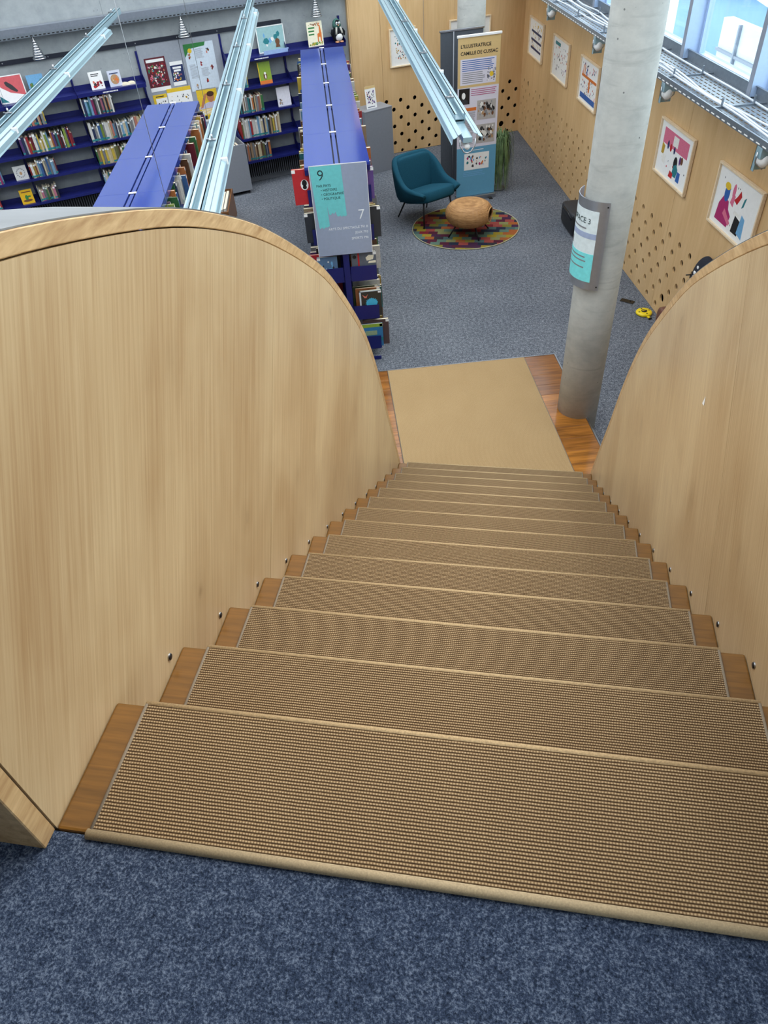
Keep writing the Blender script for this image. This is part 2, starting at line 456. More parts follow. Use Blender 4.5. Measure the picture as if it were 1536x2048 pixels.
# far plywood wall
wf = struct('wall_far', MB().box(-.62, 2.42, .045, .2, 0, WALL_TOP), hole_dark)
place(wf, O_WOOD, A_WOOD)
rowsF = []
for i, z in enumerate((.036, .164, .29, .418, .545, .672, .80)):
    rowsF.append((z, [(-.086 if i % 2 == 0 else .04) + .249*k for k in range(11)]))
for a, b in ((-.62, -.13), (-.13, 1.12), (1.12, 2.366)):
    perf_mesh(a+.002, b-.002, .006, 3.4, rowsF, .0325, [(2.02, .164)]).build('plywood_panel', plywood, wf)
MB().box(-.64, -.622, -.002, .12, 0, 3.4).build('panel_edge', plywood, wf)

# windows above the right wall
glass, gk = newmat('window_glass', .02, 0, .5)
_t = gk.t.nodes.new('ShaderNodeBsdfTransparent'); _t.inputs[0].default_value = (.90, .96, .98, 1)
_g = gk.t.nodes.new('ShaderNodeBsdfGlossy'); _g.inputs['Roughness'].default_value = .02
_x = gk.t.nodes.new('ShaderNodeMixShader'); _x.inputs[0].default_value = .06
gk.l(_t.outputs[0], _x.inputs[1]); gk.l(_g.outputs[0], _x.inputs[2])
gk.l(_x.outputs[0], gk.t.nodes['Material Output'].inputs['Surface'])
frame_blue = plain('pale_blue_window_frame', rgb(176,200,232), .35, .1, .03)
frame_grey = plain('grey_window_edge', rgb(140,148,162), .4, .2, .03)
fins = [5.41 + 1.33*k for k in range(-6, 7)]
for i, y in enumerate(fins[:-1]):
    w = bpy.data.objects.new('window_%d' % (i+1), None); col.objects.link(w); w['kind'] = 'structure'
    place(w, (4.0, y, 0), A_RIGHT)
    mb = MB().box(-.03, .03, -.10, .05, 2.36, 4.7, 0).box(-.0305, .0305, -.103, -.10, 2.36, 4.7, 1)
    mb.build('mullion', [frame_blue, frame_grey], w)
    mb = MB().box(-1.30, -.03, .03, .08, 2.34, 2.40).box(-1.30, -.03, .03, .08, 4.62, 4.7).box(-.07, -.03, .03, .08, 2.40, 4.62).box(-1.30, -1.26, .03, .08, 2.40, 4.62)
    mb.build('window_frame', frame_blue, w)
    MB().box(-1.26, -.07, .052, .058, 2.40, 4.62).build('pane', glass, w)
struct('wall_right_header', MB().box(4.0, 4.2, -6, 13.4, 4.7, WALL_TOP), concrete_wall)
struct('trim_1', MB().box(3.985, 4.2, -6, 13.1, 2.335, 2.362), frame_grey)

# ================================================================ outdoors, seen through the windows
pale_render = plain('pale_render', rgb(214,222,228), .8, 0, .04, .3, 2)
blue_shade = plain('blue_grey_cladding', rgb(142,176,208), .7, 0, .05, .3, 2)
snow_ground = plain('pale_terrace', rgb(196,204,208), .9, 0, .08, .2, 1)
struct('ground', MB().box(4.4, 60, -30, 70, -2.2, -2.0), snow_ground)
hb = thing('neighbour_building', 'pale blue gabled building outside the right-hand windows', 'building', (13.0, 16.0, -2.0), 0)
gab = [(0,0),(12,0),(12,1.35),(6.6,2.0),(0,1.3)]
n_ = len(gab)
MB().add([(0,y,z) for y, z in gab] + [(6,y,z) for y, z in gab], [tuple(range(n_)), tuple(range(n_, 2*n_))[::-1]] + [(i, (i+1) % n_, n_+(i+1) % n_, n_+i) for i in range(n_)]).build('wall', blue_shade, hb)
MB().add([(-.2,-.2,1.30),(-.2,6.6,2.03),(-.2,12.2,1.37),(6.2,-.2,1.30),(6.2,6.6,2.03),(6.2,12.2,1.37),(-.2,-.2,1.36),(-.2,6.6,2.09),(-.2,12.2,1.43),(6.2,-.2,1.36),(6.2,6.6,2.09),(6.2,12.2,1.43)],
         [(6,7,10,9),(7,8,11,10),(0,3,4,1),(1,4,5,2),(0,1,7,6),(1,2,8,7),(3,9,10,4),(4,10,11,5),(0,6,9,3),(2,5,11,8)]).build('roof', pale_render, hb)
tw = thing('terrace_wall', 'white rendered terrace wall with thin posts outside the windows', 'wall', (9.0, 10.0, -2.0), 0)
MB().box(0, .2, 0, 6.4, 0, 2.82).build('wall_face', pale_render, tw)
MB().box(-.06, 0, 5.55, 5.60, 0, 2.82).build('post', frame_grey, tw); MB().box(-.06, 0, 2.4, 2.45, 0, 2.82).build('post', frame_grey, tw)
MB().box(-.05, .0, 0, 6.4, 2.25, 2.30).build('rail', frame_grey, tw)

# ================================================================ staircase
stairs = thing('staircase', 'straight varnished wooden staircase descending to the carpeted room', 'staircase', (0,0,0), -SY)
CL, CR = -.072, 1.43
tr = MB().box(CL+.001, CR-.001, 0, RUN-.002, -.045, -.009).mesh('tread', tread_wood)
rs = MB().box(CL+.001, CR-.001, RUN-.05, RUN-.03, -RISE-.01, -.045).mesh('riser', tread_wood)
weave = MB().box(0.004, 1.356, .002, RUN+.003, -.009, 0).mesh('weave', sisal_mat)
bn = MB()
bn.tube([(.0, .0, -.004), (.0, RUN-.002, -.004)], .0055, 6)
bnm = bn.mesh('binding', binding)
ns = MB().tube([(.0, RUN-.001, -.0068), (1.36, RUN-.001, -.0068)], .0085, 8)
nsm = ns.mesh('rolled_nose', nose_highlight)
bn1m = MB().tube([(-.004, -.002, -.007), (1.364, -.002, -.007)], .0105, 8).mesh('front_binding', binding_pale)
for k in range(1, 15):
    z = RISE*(16-k)
    for nm, me in (('tread', tr), ('riser', rs)):
        o = bpy.data.objects.new(nm, me); col.objects.link(o); o.parent = stairs; o.location = (0, (k-1)*RUN, z)
        b = o.modifiers.new('bevel', 'BEVEL'); b.width = .006; b.segments = 2
    t = thing('stair_mat', 'ribbed sisal mat with grey binding on the %s step from the top' % ordinal(k), 'stair mat',
              stp(0, (k-1)*RUN, z), -SY, 'sisal mats on the stair treads')
    o = bpy.data.objects.new('weave', weave); col.objects.link(o); o.parent = t
    for nm, me, xx in (('side_binding', bnm, .003), ('side_binding', bnm, 1.357), ('rolled_nose', nsm, 0)) + ((('front_binding', bn1m, 0),) if k == 1 else ()):
        o = bpy.data.objects.new(nm, me); col.objects.link(o); o.parent = t; o.location.x = xx

def catmull(P, n=5):
    out = []
    for i in range(len(P)-1):
        p0, p1, p2, p3 = P[max(i-1,0)], P[i], P[i+1], P[min(i+2,len(P)-1)]
        for j in range(n):
            t = j/n
            out.append(tuple(.5*(2*b + (c-a)*t + (2*a-5*b+4*c-d)*t*t + (3*b-3*c+d-a)*t**3) for a,b,c,d in zip(p0,p1,p2,p3)))
    return out + [P[-1]]
PROF = catmull([(0,3.675),(.25,3.638),(.511,3.583),(.805,3.497),(1.126,3.385),(1.429,3.25),(1.729,3.091),(2.122,2.838),(2.468,2.576),
                (2.88,2.17),(3.09,1.92),(3.27,1.65),(3.42,1.37),(3.565,1.06),(3.75,.70),(3.93,.33),(4.03,.12)], 4)
def offset(P, d):
    out = []
    for i, p in enumerate(P):
        a, b = P[max(i-1,0)], P[min(i+1,len(P)-1)]
        t = Vector((b[0]-a[0], b[1]-a[1])).normalized(); out.append((p[0] + t.y*-d, p[1] + t.x*d))
    return out
INN = offset(PROF, .0); INN2 = offset(PROF, .003); OUT = offset(PROF, .042)
def low(y): return max(.0, 2.20 - .655*y)
def balustrade(side):
    """side -1 is left, +1 right; local frame is the stair's"""
    nm = 'left' if side < 0 else 'right'
    b = thing('balustrade', 'tall maple veneered balustrade with curved oak edge on the %s of the stairs' % nm, 'balustrade', (0,0,0), -SY)
    x0 = CL if side < 0 else CR
    d = -1 if side < 0 else 1
    xa, xb = x0, x0 + d*.019
    G = (.5497, .8354)                        # the veneer runs square to the stair's slope
    SEAM = -.206
    def q_of(p): return p[0] - .658*p[1]
    tops = [(max(p[0], .003), p[1]) for p in INN]
    def foot(p):
        t = min(3.0, p[0]/G[0] if p[0] > .003 else 0)
        lo, hi = 0, t
        for _ in range(30):
            m = (lo+hi)/2
            if p[1] - m*G[1] > low(p[0] - m*G[0]): lo = m
            else: hi = m
        return (max(.003, p[0] - lo*G[0]), p[1] - lo*G[1])
    def top_at(q):
        for p, r in zip(tops, tops[1:]):
            if q_of(p) <= q <= q_of(r):
                t = (q - q_of(p))/(q_of(r) - q_of(p)); return (p[0]+(r[0]-p[0])*t, p[1]+(r[1]-p[1])*t)
    qs = sorted([q_of(p) for p in tops] + [q_of((.003, low(.003)))])
    for sel in ([q for q in qs if q < SEAM-.003] + [SEAM-.0012], [SEAM+.0012] + [q for q in qs if q > SEAM+.003]):
        mb = MB(); pts = [top_at(q) or tops[-1] for q in sel]; n = len(pts); vs = []
        for x in (xa, xb):
            for p in pts: vs += [(x,)+tuple(p), (x,)+foot(p)]
        fs = []
        for i in range(n-1):
            a = 2*i; fs += [(a, a+2, a+3, a+1), (2*n+a, 2*n+a+1, 2*n+a+3, 2*n+a+2), (a, 2*n+a, 2*n+a+2, a+2), (a+1, a+3, 2*n+a+3, 2*n+a+1)]
        fs += [(0, 1, 2*n+1, 2*n), (2*n-2, 4*n-2, 4*n-1, 2*n-1)]
        mb.add(vs, fs).build('veneer_panel', maple, b)
    # back cheek of the balustrade
    xo = x0 + d*.25
    mb = MB(); n = len(INN); vs = []
    for x in (xo, xo - d*.019):
        for y, z in INN: vs += [(x, y, z), (x, y, min(low(y), z-.02))]
    fs = []
    for i in range(n-1):
        a = 2*i; fs += [(a, a+2, a+3, a+1), (2*n+a, 2*n+a+1, 2*n+a+3, 2*n+a+2)]
    mb.add(vs, fs).build('outer_panel', maple, b)
    # oak edging over the full thickness
    mb = MB(); n = len(INN2); vs = []
    xe = x0 + d*.001; xf = x0 + d*.25
    path_in = [(-.0, RISE*15-.012)] + INN2; path_out = [(-.038, RISE*15-.012), (-.038, 3.722)] + OUT[1:]
    path_out = path_out[:len(path_in)]
    path_in[1] = (0, 3.68)
    n = len(path_in)
    for x in (xe, xf):
        for p, q in zip(path_in, path_out): vs += [(x,)+p, (x,)+q]
    fs = []
    for i in range(n-1):
        a = 2*i; fs += [(a, a+1, a+3, a+2), (2*n+a, 2*n+a+2, 2*n+a+3, 2*n+a+1), (a+1, 2*n+a+1, 2*n+a+3, a+3), (a, a+2, 2*n+a+2, 2*n+a)]
    fs += [(0, 2*n, 2*n+1, 1), (2*n-2, 2*n-1, 4*n-1, 4*n-2)]
    o = mb.add(vs, fs).build('oak_edge', oak, b, .002, 1)
    # polished steel sheet along the top
    mb = MB(); T0 = offset(PROF, .0425); T1 = offset(PROF, .0455); n = len(T0); vs = []
    for x in (x0 + d*.004, x0 + d*.25):
        for p, q in zip(T0, T1): vs += [(x,)+p, (x,)+q]
    fs = []
    for i in range(n-1):
        a = 2*i; fs += [(a, a+1, a+3, a+2), (2*n+a, 2*n+a+2, 2*n+a+3, 2*n+a+1), (a+1, 2*n+a+1, 2*n+a+3, a+3)]
    mb.add(vs, fs).build('steel_capping', mirror_top, b)
    sm = MB().cyl((0,0,0), (-d*.004,0,0), .0085, n=10).torus((-d*.001,0,0), .0085, .002, 12, 5, 1, 'x').mesh('screw', [black_metal, steel])
    for k in range(2, 14):
        o = bpy.data.objects.new('screw', sm); col.objects.link(o); o.parent = b
        o.location = (x0 - d*.0, .215 + .2795*(k-1), 2.548 - .1835*(k-2))
    if side > 0:
        MB().add([(x0-.0012, 1.815, 2.512), (x0-.0012, 1.829, 2.472), (x0-.0012, 1.802, 2.480), (x0+.001, 1.815, 2.505)], [(0,1,2), (0,3,1), (1,3,2), (2,3,0)]).build('veneer_chip', white, b)
    return b
balustrade(-1); balustrade(1)

# ================================================================ landing
lp = thing('landing_platform', 'low varnished plank platform at the foot of the stairs', 'platform', (0,0,0), 0)
_k = NT(plank_wood); _oi = _k.t.nodes.new('ShaderNodeObjectInfo'); _src = _k.b.inputs['Base Color'].links[0].from_socket
_k.color(_k.mix(_k.math('MULTIPLY', _oi.outputs['Random'], .55), _src, rgb(92,52,26)))
for k in range(13):
    y1 = 5.447 - .1665*k
    o = MB().box(.72, 2.612, y1-.1650, y1, .13, .171).build('plank', plank_wood, lp, .0015, 1)
MB().box(.72, 2.60, 3.29, 5.44, 0, .13).build('base', grey_dark, lp)
MB().box(2.612, 2.624, 3.28, 5.452, .12, .176).build('edge_strip', steel, lp)
MB().box(.72, 2.624, 5.447, 5.455, .12, .175).build('edge_strip', steel, lp)
lm = thing('landing_mat', 'large fine sisal mat lying on the plank platform below the stairs', 'mat', (0,0,0), 0)
MB().slab([(.953,5.44),(.953,3.83),(2.31,3.485),(2.31,5.44)], .1715, .1797).build('weave', sisal_land, lm)
MB().tube([(.955,3.83,.176),(.955,5.43,.176),(.963,5.438,.176),(2.30,5.438,.176),(2.308,5.43,.176),(2.308,3.487,.176)], .005, 6).build('binding', binding, lm)

# ================================================================ columns
def column(x, y, r, label):
    t = thing('column', label, 'column', (x, y, 0))
    prof = [(r, 0), (r, 1.2), (r, 2.4), (r, 3.6), (r, WALL_TOP)]
    MB().lathe(prof, n=48).build('shaft', concrete_col, t)
    return t
COLX, COLY, COLR = 2.583, 4.542, .174
c1_ = column(COLX, COLY, COLR, 'round pale concrete column standing beside the landing, carrying a curved sign')
c1_['kind'] = 'structure'
c2_ = column(2.714, 10.86, .190, 'round pale concrete column standing behind the tall roll-up banner'); c2_['kind'] = 'structure'
# ================================================================ cable tray and lamps along the right wall
ct = thing('cable_tray', 'long grey perforated metal cable tray with cables below the windows', 'cable tray', (0,0,0))
Y0, Y1 = 1.0, 12.9
mb = MB()
for i in range(11):
    x = 3.485 + .0425*i
    mb.box(x, x+.030, Y0, Y1, 2.350, 2.352)
y = Y0
while y < Y1:
    mb.box(3.485, 3.945, y, y+.028, 2.3495, 2.3515); y += .085
mb.build('tray_base', galv, ct)
mb = MB().box(3.480, 3.484, Y0, Y1, 2.345, 2.392).box(3.484, 3.494, Y0, Y1, 2.389, 2.392)
y = Y0
mb.build('side_rail', galv, ct)
mb = MB().box(3.945, 3.949, Y0, Y1, 2.345, 2.435).box(3.93, 3.945, Y0, Y1, 2.432, 2.436)
mb.build('side_rail', galv, ct)
sl = MB()
for i in range(int((Y1-Y0)/.09)): sl.box(3.4785, 3.480, Y0+.09*i, Y0+.09*i+.05, 2.353, 2.360)
sl.build('slot_row', white, ct)['kind'] = 'stuff'
y = Y0 + .4
while y < Y1:
    MB().bar((3.485, y, 2.358), (3.945, y, 2.358), .02, .012).bar((3.60, y, 2.35), (3.60, y, 2.42), .012, .012).bar((3.85, y, 2.35), (3.85, y, 2.42), .012, .012).build('cross_support', galv, ct); y += .95
rng = random.Random(4)
cable_white = plain('pale_grey_cable', rgb(196,204,214), .5)
for j in range(4):
    pts = []; y = Y0; x = 3.62 + .05*j
    while y < Y1:
        x += rng.uniform(-.05, .05); x = min(max(x, 3.54 + .03*j), 3.74 + .04*j); pts.append((x, y, 2.366 + .01*rng.random())); y += .45
    MB().tube(catmull(pts, 3), .008, 6).build('cable', cable_white, ct)
for i, y in enumerate((9.88, 7.99, 6.07, 4.33)):
    t = thing('wall_lamp', 'white capped lamp under the cable tray, %s' % ('farthest from the stairs', 'second farthest, left of the near column', 'just right of the near column', 'nearest the stairs')[i], 'lamp', (3.5, y, 2.345), 0, 'lamps hung below the cable tray')
    MB().box(-.005, .10, .05, .056, -.17, 0).box(-.005, .0, .02, .056, -.17, 0).build('bracket', alu, t)
    MB().box(-.02, .1, -.05, .02, -.07, -.0).build('arm', alu, t, .004)
    MB().ball((.03, -.015, -.085), .045, .05, .05, 14, 8).build('cap', white, t)
    MB().tube([(-.03,-.02,-.03), (-.028,-.02,-.10), (.03,-.02,-.145), (.088,-.02,-.10), (.09,-.02,-.03)], .005, 6).build('clip', steel, t)

# ================================================================ hung light tracks
def track(x, y0, y1, r0, r1, label):
    t = thing('light_track', label, 'light fitting', (x, 0, 2.75), 0, 'hung fluorescent light tracks')
    a = alu
    mb = MB()
    mb.box(-.032, -.027, y0, y1, 0, .05).box(.027, .032, y0, y1, 0, .05).box(-.032, .032, y0, y1, -.003, .002)
    mb.box(-.032, -.016, y0, y1, .047, .05).box(.016, .032, y0, y1, .047, .05)
    mb.build('rail', a, t)
    MB().box(-.026, .026, y0+.02, y1-.02, .012, .016).build('rail_liner', alu, t)
    for s in (-1, 1):
        mb = MB()
        prof = [(.034, .022), (.055, .012), (.058, .006), (.078, -.004), (.084, -.002), (.088, -.028), (.092, -.034)]
        for (p, q) in zip(prof, prof[1:]):
            mb.add([(s*p[0], r0, p[1]), (s*q[0], r0, q[1]), (s*q[0], r1, q[1]), (s*p[0], r1, p[1]),
                    (s*p[0], r0, p[1]-.003), (s*q[0], r0, q[1]-.003), (s*q[0], r1, q[1]-.003), (s*p[0], r1, p[1]-.003)],
                   [(0,1,2,3), (4,7,6,5), (0,4,5,1), (2,6,7,3)])
        mb.build('reflector', a, t)
        MB().box(min(s*.0555, s*.0575), max(s*.0555, s*.0575), r0, r1, .007, .0135).build('seam_line', alu_dark, t)
    MB().box(-.026, .026, r0, r1, -.03, -.003).build('gear_box', a, t)
    MB().cyl((0, r0+.01, -.055), (0, r1-.01, -.055), .016, n=14).build('tube_lamp', white, t)
    MB().tube([(-.045, r0+.004, -.012), (-.042, r0+.004, -.05), (-.02, r0+.004, -.08), (0, r0+.004, -.086), (.02, r0+.004, -.08), (.042, r0+.004, -.05), (.045, r0+.004, -.012)], .004, 6).build('end_clip', steel, t)
    y = y0 + .35
    while y < y1:
        c = MB().box(-.02, .02, y-.012, y+.012, .05, .058).box(-.034, -.02, y-.006, y+.006, .046, .062).cyl((0, y, .05), (0, y, .085), .006, n=8)
        c.build('hanger_clip', steel, t)
        y += 1.25
    for yy in (y0 + 1.6, y1 - .7):
        MB().cyl((0, yy, .05), (0, yy, 2.45), .0012, n=5).build('suspension_wire', steel, t)
    for i in range(1, int((r1-r0)/1.5)+1):
        MB().box(.05, .09, r0+1.5*i-.012, r0+1.5*i+.012, -.02, .013).build('joint_clip', white, t)
    return t
track(-1.50, 3.3, 8.95, 3.2, 8.05, 'pale metal light track, leftmost of the three, hung above the left bookcase')
track(-.06, 2.3, 9.6, 2.2, 8.5, 'pale metal light track, middle of the three, disappearing behind the left balustrade')
track(1.385, 3.99, 9.6, 3.72, 9.3, 'pale metal light track, rightmost of the three, its open end above the armchair')
w = MB().cyl((0, 0, 0), (0, 0, WALL_TOP), .0022, n=6).build('hanging_wire', steel)
w.location = (-.645, 5.0, 0); tag(w, 'thin vertical steel wire in front of the left bookcase top', 'wire')

# ================================================================ free-standing bookcases
LEV = (.125, .47, .88, 1.27, 1.62)
def bookcase(x, y0, nb, label, pitch=.94):
    t = thing('bookcase', label, 'bookcase', (x, y0, 0), 0, 'blue double-sided steel bookcases')
    L = nb*pitch
    post = MB().box(-.028, .028, -.02, .02, 0, 1.93).mesh('post', blue)
    shelf = {}
    for s in (-1, 1):
        a, b = sorted((s*.032, s*.285))
        shelf[s] = MB().box(a, b, .004, pitch-.004, 0, .018).box(*sorted((s*.030, s*.036)), .004, pitch-.004, 0, .05).mesh('shelf', blue)
        endp = MB().plate([(s*.035, 0), (s*.28, 0), (s*.283, .145), (s*.035, .15)], -.002, .002).mesh('end_plate', blue)
        top = MB().box(*sorted((s*.030, s*.285)), .0015, pitch-.0015, 1.935, 1.95).box(*sorted((s*.279, s*.285)), .0015, pitch-.0015, 1.895, 1.935).mesh('top_board', blue_top_lit)
        for i in range(nb):
            o = bpy.data.objects.new('top_board', top); col.objects.link(o); o.parent = t; o.location = (0, i*pitch, 0)
            for z in LEV:
                o = bpy.data.objects.new('shelf', shelf[s]); col.objects.link(o); o.parent = t; o.location = (0, i*pitch, z)
        for yy in (-.012, L+.012):
            for z in LEV:
                o = bpy.data.objects.new('end_plate', endp); col.objects.link(o); o.parent = t; o.location = (0, yy, z)
            MB().plate([(s*.028, 1.89), (s*.285, 1.89), (s*.285, 1.935), (s*.028, 1.935)], yy-.006 if yy < 0 else yy-.016, yy+.016 if yy < 0 else yy+.006).build('top_end', blue, t)
            MB().box(*sorted((s*.03, s*.27)), yy-.01, yy+.01, 0, .03).build('foot', blue, t)
    for i in range(nb+1):
        o = bpy.data.objects.new('post', post); col.objects.link(o); o.parent = t; o.location = (0, i*pitch, 0)
        MB().box(-.032, .032, i*pitch-.014, i*pitch+.014, 1.951, 1.956).build('joint_clip', white, t)
    MB().box(-.016, .016, 0, L, 1.90, 1.948).build('spine_cover', blue_top_lit, t)
    MB().box(-.0295, .0295, 0, L, 1.88, 1.915).build('groove', blue_dark, t)
    return t
MIDX, MIDY = .66, 5.98
bookcase(MIDX, MIDY, 5, 'blue steel double-sided bookcase in the middle, carrying the grey section sign')
LFX, LFY = -1.065, 3.88
bookcase(LFX, LFY, 5, 'blue steel double-sided bookcase on the left, beyond the left balustrade', .93)

# section sign
sg = thing('section_sign', 'grey hanging section sign with turquoise brush mark on the middle bookcase end', 'sign', (.41, 5.945, 1.165))
sign_grey = plain('satin_grey_sign', rgb(164,176,200), .28, .25, .03)
sign_teal = plain('turquoise_sign_ink', rgb(112,204,206), .5, 0, .05)
ink = plain('dark_ink', rgb(36,60,64), .6); ink_w = plain('white_ink', rgb(240,244,246), .5)
SW, SH = .505, .805
MB().box(0, SW, 0, .005, 0, SH).build('sign_plate', sign_grey, sg, .002)
MB().box(0, SW, -.0006, 0, SH-.006, SH).box(0, .004, -.0006, 0, 0, SH).box(SW-.004, SW, -.0006, 0, 0, SH).build('bright_edge', white, sg)
P = lambda u, v: (u*SW, (1-v)*SH)
tl = [(.015,.01),(.555,.01),(.57,.30),(.585,.56)] 
rng = random.Random(3)
for i in range(7): tl.append((.57-.025*i, .555 + (.012 if i % 2 else -.01)*rng.random()*1.4))
tl += [(.40,.53),(.39,.50),(.36,.525),(.33,.51),(.30,.535),(.27,.525),(.25,.42),(.262,.66)]
for i in range(6): tl.append((.25-.033*i, .665 + (.014 if i % 2 else -.008)*rng.random()*1.4))
tl += [(.075,.67),(.045,.40)]
MB().plate([P(*q) for q in tl], -.0008, 0).build('turquoise_mark', sign_teal, sg)
text('9', .125, ink, sg, .065, -.0012, SH*.845, -.001)
for s, v, u in (('PAR PAYS', .225, .05), ('\u2022 HISTOIRE', .272, .085), ('\u2022 G\u00c9OGRAPHIE', .318, .085), ('\u2022 POLITIQUE', .364, .085)):
    text(s, .030, ink, sg, u, -.0012, SH*(1-v))
text('7', .125, ink_w, sg, .395, -.0012, SH*.395, -.001)
for s, v in (('ARTS DU SPECTACLE 791.8', .705), ('JEUX 793', .765), ('SPORTS 796', .83)):
    text(s, .030, ink_w, sg, SW*.945, -.0012, SH*(1-v), 0, 'RIGHT')

# ================================================================ concrete wall fittings
rl = MB().box(-3.0, 4.163, -.03, 0, 2.065, 2.115).build('wall_rail', rail_black); place(rl, O_CON, A_CON)
tag(rl, 'dark navy horizontal mounting rail fixed along the concrete wall', 'rail')
bolt = MB().cyl((0,-.034,0), (0,-.029,0), .008, n=8).mesh('bolt', steel)
for i in range(12):
    o = bpy.data.objects.new('bolt', bolt); col.objects.link(o); o.parent = rl; o.location = (-2.6 + .58*i, 0, 2.09)
wt = thing('wall_cable_tray', 'grey metal cable tray with slotted edge along the concrete wall', 'cable tray', O_CON, A_CON)
MB().box(-5, 5.2, -.17, -.166, 2.395, 2.455).box(-5, 5.2, -.17, -.02, 2.455, 2.458).build('side_rail', alu_dark, wt)
MB().box(-5, 5.2, -.17, -.11, 2.345, 2.349).box(-5, 5.2, -.17, -.168, 2.345, 2.395).build('lower_flange', galv, wt)
mb = MB()
for i in range(150): mb.box(-3.0 + .055*i, -3.0 + .055*i + .032, -.1706, -.170, 2.356, 2.368)
mb.build('slot_row', black, wt)['kind'] = 'stuff'

def wall_unit(edges, levels, label, zlo=.30, zhi=2.0):
    t = thing('wall_shelving', label, 'shelving', O_CON, A_CON, 'blue steel wall shelving units')
    for u in edges:
        MB().box(u-.014, u+.014, -.03, 0, zlo, zhi).build('upright', blue, t)
        for z in levels:
            MB().add([(u-.002,-.03,z-.002),(u-.002,-.255,z-.002),(u-.002,-.255,z+.03),(u-.002,-.03,z+.13),(u+.002,-.03,z-.002),(u+.002,-.255,z-.002),(u+.002,-.255,z+.03),(u+.002,-.03,z+.13)],
                     [(0,1,2,3),(7,6,5,4),(0,4,5,1),(1,5,6,2),(2,6,7,3),(3,7,4,0)]).build('bracket', blue, t)
    for a, b in zip(edges, edges[1:]):
        for i, z in enumerate(levels):
            mb = MB().box(a+.003, b-.003, -.255, -.012, z-.018, z).box(a+.003, b-.003, -.255, -.245, z-.045 if i == 0 else z-.03, z-.018)
            mb.box(a+.003, b-.003, -.035, -.03, z, z+.06)
            mb.build('shelf', blue, t)
    return t
EL = [-1.76, -.82, .13, 1.075, 2.02]; LL = (1.655, 1.37, 1.04, .735, .415)
ER = [3.22, 4.15, 5.06]; LR = (1.745, 1.38, 1.045, .705, .38)
wu1 = wall_unit(EL, LL, 'blue steel shelving unit left of the grey pinboards on the concrete wall')
wu2 = wall_unit(ER, LR, 'blue steel shelving unit right of the grey pinboards on the concrete wall', .28, 2.05)
for t, u0, z in ((wu1, 1.42, 1.622), (wu2, 3.62, 1.712)):
    mb = MB(); rng = random.Random(int(u0*10)); x = u0
    for i in range(12):
        w_ = rng.uniform(.008, .016); mb.box(x, x+w_, -.2562, -.2555, z, z+.014); x += w_ + .005
    mb.build('shelf_lettering', white, t)

for a, b, w_ in ((2.035, 2.632, 'left'), (2.638, 3.21, 'right')):
    pb = MB().box(a, b, -.02, 0, .25, 2.075).build('pinboard', pinboard); place(pb, O_CON, A_CON)
    tag(pb, 'tall grey pinboard on the concrete wall, %s one of the pair' % w_, 'pinboard', 'grey pinboards')

def poster(u0, u1, z0, z1, base, label, name='poster', off=.0215, cat='poster'):
    t = thing(name, label, cat, con((u0+u1)/2, off, z0), A_CON)
    W, H = u1-u0, z1-z0
    MB().box(-W/2, W/2, -.0015, .0, 0, H).build('sheet', base, t)
    return t, W, H
t, W, H = poster(2.10, 2.39, 1.48, 1.895, plain('dark_red_print', rgb(92,24,38), .5), 'dark red crowded illustration poster on the left pinboard')
art(t, (-W/2+.01, W/2-.01, .06, H-.07), -.0015, ('crimson','pink','white','charcoal','red','green','teal','salmon'), 150, 11, .008, .02)
MB().box(-W/2+.02, W/2-.02, -.0022, -.0015, H-.055, H-.02).build('title_strip', white, t); MB().box(-W/2, W/2, -.0021, -.0015, 0, .05).build('footer', white, t)
t, W, H = poster(2.44, 2.62, 1.51, 1.81, paint('navy'), 'small navy blue event poster on the left pinboard, right of the red one')
art(t, (-W/2+.01, W/2-.01, .05, H*.6), -.0015, ('salmon','yellow','purple','green','white','orange'), 40, 12, .008, .018)
MB().box(-W/2, W/2, -.0022, -.0015, H-.045, H).box(-W/2, W/2, -.0022, -.0015, 0, .05).build('white_bands', white, t)
MB().box(-W/2+.03, W/2-.03, -.0024, -.0015, H-.09, H-.065).box(-W/2+.04, W/2-.04, -.0024, -.0015, H-.125, H-.10).build('title', white, t)
t, W, H = poster(2.68, 3.11, 1.40, 1.99, plain('pale_poster', rgb(206,218,230), .5), 'large pale text poster with green header on the right pinboard')
MB().plate([(-W/2,H),(W/2-.11,H),(W/2-.13,H-.045),(-W/2+.10,H-.06),(-W/2+.05,H-.10),(-W/2,H-.16)], -.0022, -.0015).build('green_header', paint('green'), t)
MB().plate([(-W/2+.08+.03*math.cos(i*PI/6), H-.085+.03*math.sin(i*PI/6)) for i in range(12)], -.0026, -.0015).build('yellow_disc', paint('yellow'), t)
for i, (x, z) in enumerate(((-.15,.44),(.12,.48),(.0,.33),(.14,.27),(-.12,.06),(.03,.12))):
    art(t, (x-.035, x+.035, z-.04, z+.04), -.0015, ('charcoal','salmon','brown','crimson','tan'), 7, 30+i, .01, .024, 'spot_picture')
lines(t, (-.06, .06, .40, .52), -.0015, 10, paint('grey'), .3, .3, 1); lines(t, (-.18, -.06, .16, .34), -.0015, 13, paint('grey'), .3, .3, 2); lines(t, (-.02, .10, .17, .28), -.0015, 8, paint('grey'), .3, .3, 3)
t, W, H = poster(2.10, 2.30, 1.17, 1.44, paint('yellow'), 'small yellow notice below the dark red poster', 'notice')
MB().box(-W/2+.035, W/2, -.0022, -.0015, 0, H-.05).build('white_panel', white, t)
art(t, (-W/2+.05, W/2-.01, .02, H-.06), -.0025, ('charcoal','black','grey'), 18, 15, .008, .02); lines(t, (-W/2+.04, W/2-.04, H-.04, H-.012), -.0015, 1, black, .4)
t, W, H = poster(2.31, 2.66, 1.12, 1.49, white, 'wide white notice with yellow top band overlapping both pinboards', 'notice', .024)
